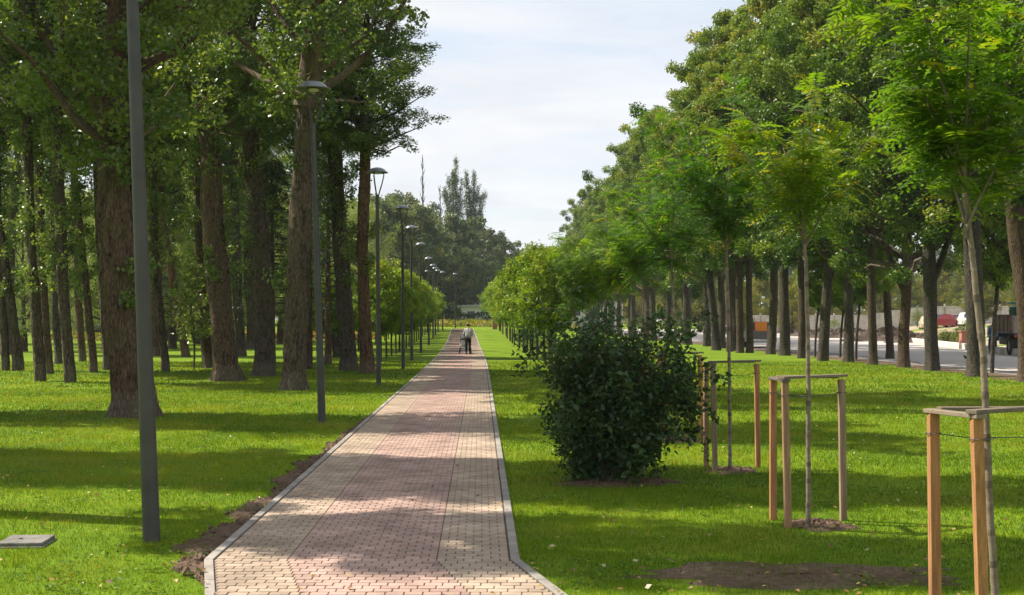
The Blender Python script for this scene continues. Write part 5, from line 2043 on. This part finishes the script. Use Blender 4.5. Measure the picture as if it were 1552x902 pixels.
for k, (px, d) in enumerate(LB2):
    bg_tree(None, 'broadleaf_tree', (gx(px, d), d), 'dark broadleaf tree far behind the left grove, %s along the back line' % ORD[k], 'dark trees behind the left grove', FAR[k % 3], rg.uniform(.95, 1.15))
# trees behind the road and fence on the right
RB = [(960, 215, 1.1), (1010, 200, 1.0), (1060, 190, .95), (1105, 196, .95), (1150, 188, .9), (1195, 192, .95), (1240, 186, .9), (1285, 195, .95), (1330, 188, .9), (1375, 184, .85), (1420, 190, .95), (1465, 184, .85), (1510, 190, .95), (1555, 184, .9), (1600, 190, 1.0), (1650, 186, .9), (1490, 150, .7), (1560, 145, .75), (1120, 150, .7), (1200, 165, .7)]
for k, (px, d, s) in enumerate(RB):
    bg_tree(None, 'roadside_tree', (gx(px, d), d), 'yellow-green tree beyond the road and fence, %s from the left' % ORD[k], 'trees beyond the road', YEL[k % 2], s, trunk=1.2)
RB2 = [(930, 250), (985, 240), (1045, 245), (1115, 240), (1190, 236), (1270, 240), (1350, 236), (1430, 238), (1510, 236), (1590, 240), (1680, 240)]
for k, (px, d) in enumerate(RB2):
    bg_tree(None, 'broadleaf_tree', (gx(px, d), d), 'tall dark tree far beyond the pale fence, %s from the left' % ORD[k], 'tall trees beyond the road', FAR[k % 3], rg.uniform(.75, .95))
# distant wood that closes the horizon
rgw = np.random.default_rng(90)
mb = MB()
nW = 26000
ang = rgw.uniform(-1.25, 1.25, nW)
rad = rgw.uniform(330, 420, nW)
xw, yw = np.sin(ang) * rad, np.cos(ang) * rad
hw = 12 + 5 * vnoise(xw, yw, .03, 12) + 3 * vnoise(xw, yw, .1, 13)
P = np.stack([xw, yw, terrain(xw, yw) + hw * rgw.random(nW) ** .6], -1)
leaves(mb, rgw, P, 2.2, np.clip(.35 + rgw.normal(0, .15, nW), 0, 1), .5, .2, .8)
mb.build('far_woods', M['far_leaf'], kind='stuff')

# ------------------------------------------------------------------ thin haze
m, nt, out = newmat('haze air')
pv = N(nt, 'ShaderNodeVolumePrincipled')
pv.inputs['Color'].default_value = (.86, .93, 1.0, 1)
pv.inputs['Density'].default_value = .0002
pv.inputs['Anisotropy'].default_value = .2
nt.links.new(pv.outputs[0], out.inputs['Volume'])
mb = MB()
box(mb, (0, 720, 20.5), (1900, 1640, 43))
mb.build('haze', m, kind='stuff')

# ------------------------------------------------------------------ grass
lawn_blades().build('grass', M['blade'], kind='stuff')

# ------------------------------------------------------------------ sky, sun, camera
EL = math.radians(50)
AZ = math.atan2(-.95, .31)                  # from +Y towards +X
S = Vector((math.sin(AZ) * math.cos(EL), math.cos(AZ) * math.cos(EL), math.sin(EL)))
sun = bpy.data.lights.new('sun', 'SUN')
sun.energy = 5.0
sun.angle = math.radians(.53)
sun.color = (1, .91, .77)
so = bpy.data.objects.new('sun', sun)
COL.objects.link(so)
so.rotation_euler = S.to_track_quat('Z', 'Y').to_euler()
so.location = (-30, 10, 40)

w = bpy.data.worlds.new('World')
SC.world = w
w.use_nodes = True
nt = w.node_tree
nt.nodes.clear()
out = N(nt, 'ShaderNodeOutputWorld')
bg = N(nt, 'ShaderNodeBackground')
bg.inputs['Strength'].default_value = .098
sky = N(nt, 'ShaderNodeTexSky', sky_type='NISHITA')
sky.sun_disc = False
sky.sun_elevation = EL
sky.sun_rotation = AZ % (2 * PI)
sky.air_density = 1.0
sky.dust_density = 1.0
tc = N(nt, 'ShaderNodeTexCoord')
sep = N(nt, 'ShaderNodeSeparateXYZ')
nt.links.new(tc.outputs['Generated'], sep.inputs[0])
zz = N(nt, 'ShaderNodeMath', operation='MAXIMUM', i_1=0.0)
nt.links.new(sep.outputs['Z'], zz.inputs[0])
za = N(nt, 'ShaderNodeMath', operation='ADD', i_1=.10)
nt.links.new(zz.outputs[0], za.inputs[0])
dx = N(nt, 'ShaderNodeMath', operation='DIVIDE')
nt.links.new(sep.outputs['X'], dx.inputs[0])
nt.links.new(za.outputs[0], dx.inputs[1])
dy = N(nt, 'ShaderNodeMath', operation='DIVIDE')
nt.links.new(sep.outputs['Y'], dy.inputs[0])
nt.links.new(za.outputs[0], dy.inputs[1])
cb = N(nt, 'ShaderNodeCombineXYZ')
nt.links.new(dx.outputs[0], cb.inputs[0])
nt.links.new(dy.outputs[0], cb.inputs[1])
n1 = N(nt, 'ShaderNodeTexNoise', i_Scale=.75, i_Detail=9.0, i_Roughness=.62, i_Distortion=.5)
nt.links.new(cb.outputs[0], n1.inputs['Vector'])
r1 = ramp(nt, [(.28, (.35, .35, .35)), (.56, (1, 1, 1))])
nt.links.new(n1.outputs['Fac'], r1.inputs['Fac'])
n2 = N(nt, 'ShaderNodeTexNoise', i_Scale=1.6, i_Detail=8.0, i_Roughness=.6)
nt.links.new(cb.outputs[0], n2.inputs['Vector'])
r2 = ramp(nt, [(.3, (4.5, 4.7, 5.05)), (.7, (5.45, 5.5, 5.6))])
nt.links.new(n2.outputs['Fac'], r2.inputs['Fac'])
mx = N(nt, 'ShaderNodeMix', data_type='RGBA')
nt.links.new(r1.outputs['Color'], mx.inputs[0])
nt.links.new(sky.outputs['Color'], mx.inputs[6])
nt.links.new(r2.outputs['Color'], mx.inputs[7])
nt.links.new(mx.outputs[2], bg.inputs['Color'])
nt.links.new(bg.outputs[0], out.inputs['Surface'])

cam = bpy.data.cameras.new('camera')
cam.sensor_width = 36
cam.lens = 36 * F / 1552
cam.shift_x = (776 - VX) / 1552
cam.shift_y = (VY - 451) / 1552
cam.clip_end = 3000
cam.clip_start = .1
co = bpy.data.objects.new('camera', cam)
COL.objects.link(co)
co.location = (0, 0, CAMH)
co.rotation_euler = (PI / 2, 0, 0)
SC.camera = co

SC.view_settings.view_transform = 'Standard'
SC.view_settings.look = 'None'
SC.view_settings.exposure = 0.9
SC.view_settings.gamma = 1
SC.view_settings.use_curve_mapping = False
SC.render.engine = 'CYCLES'
SC.cycles.max_bounces = 7
SC.cycles.diffuse_bounces = 3
SC.cycles.glossy_bounces = 2
SC.cycles.transmission_bounces = 5
SC.cycles.volume_bounces = 0
SC.cycles.caustics_reflective = False
SC.cycles.caustics_refractive = False
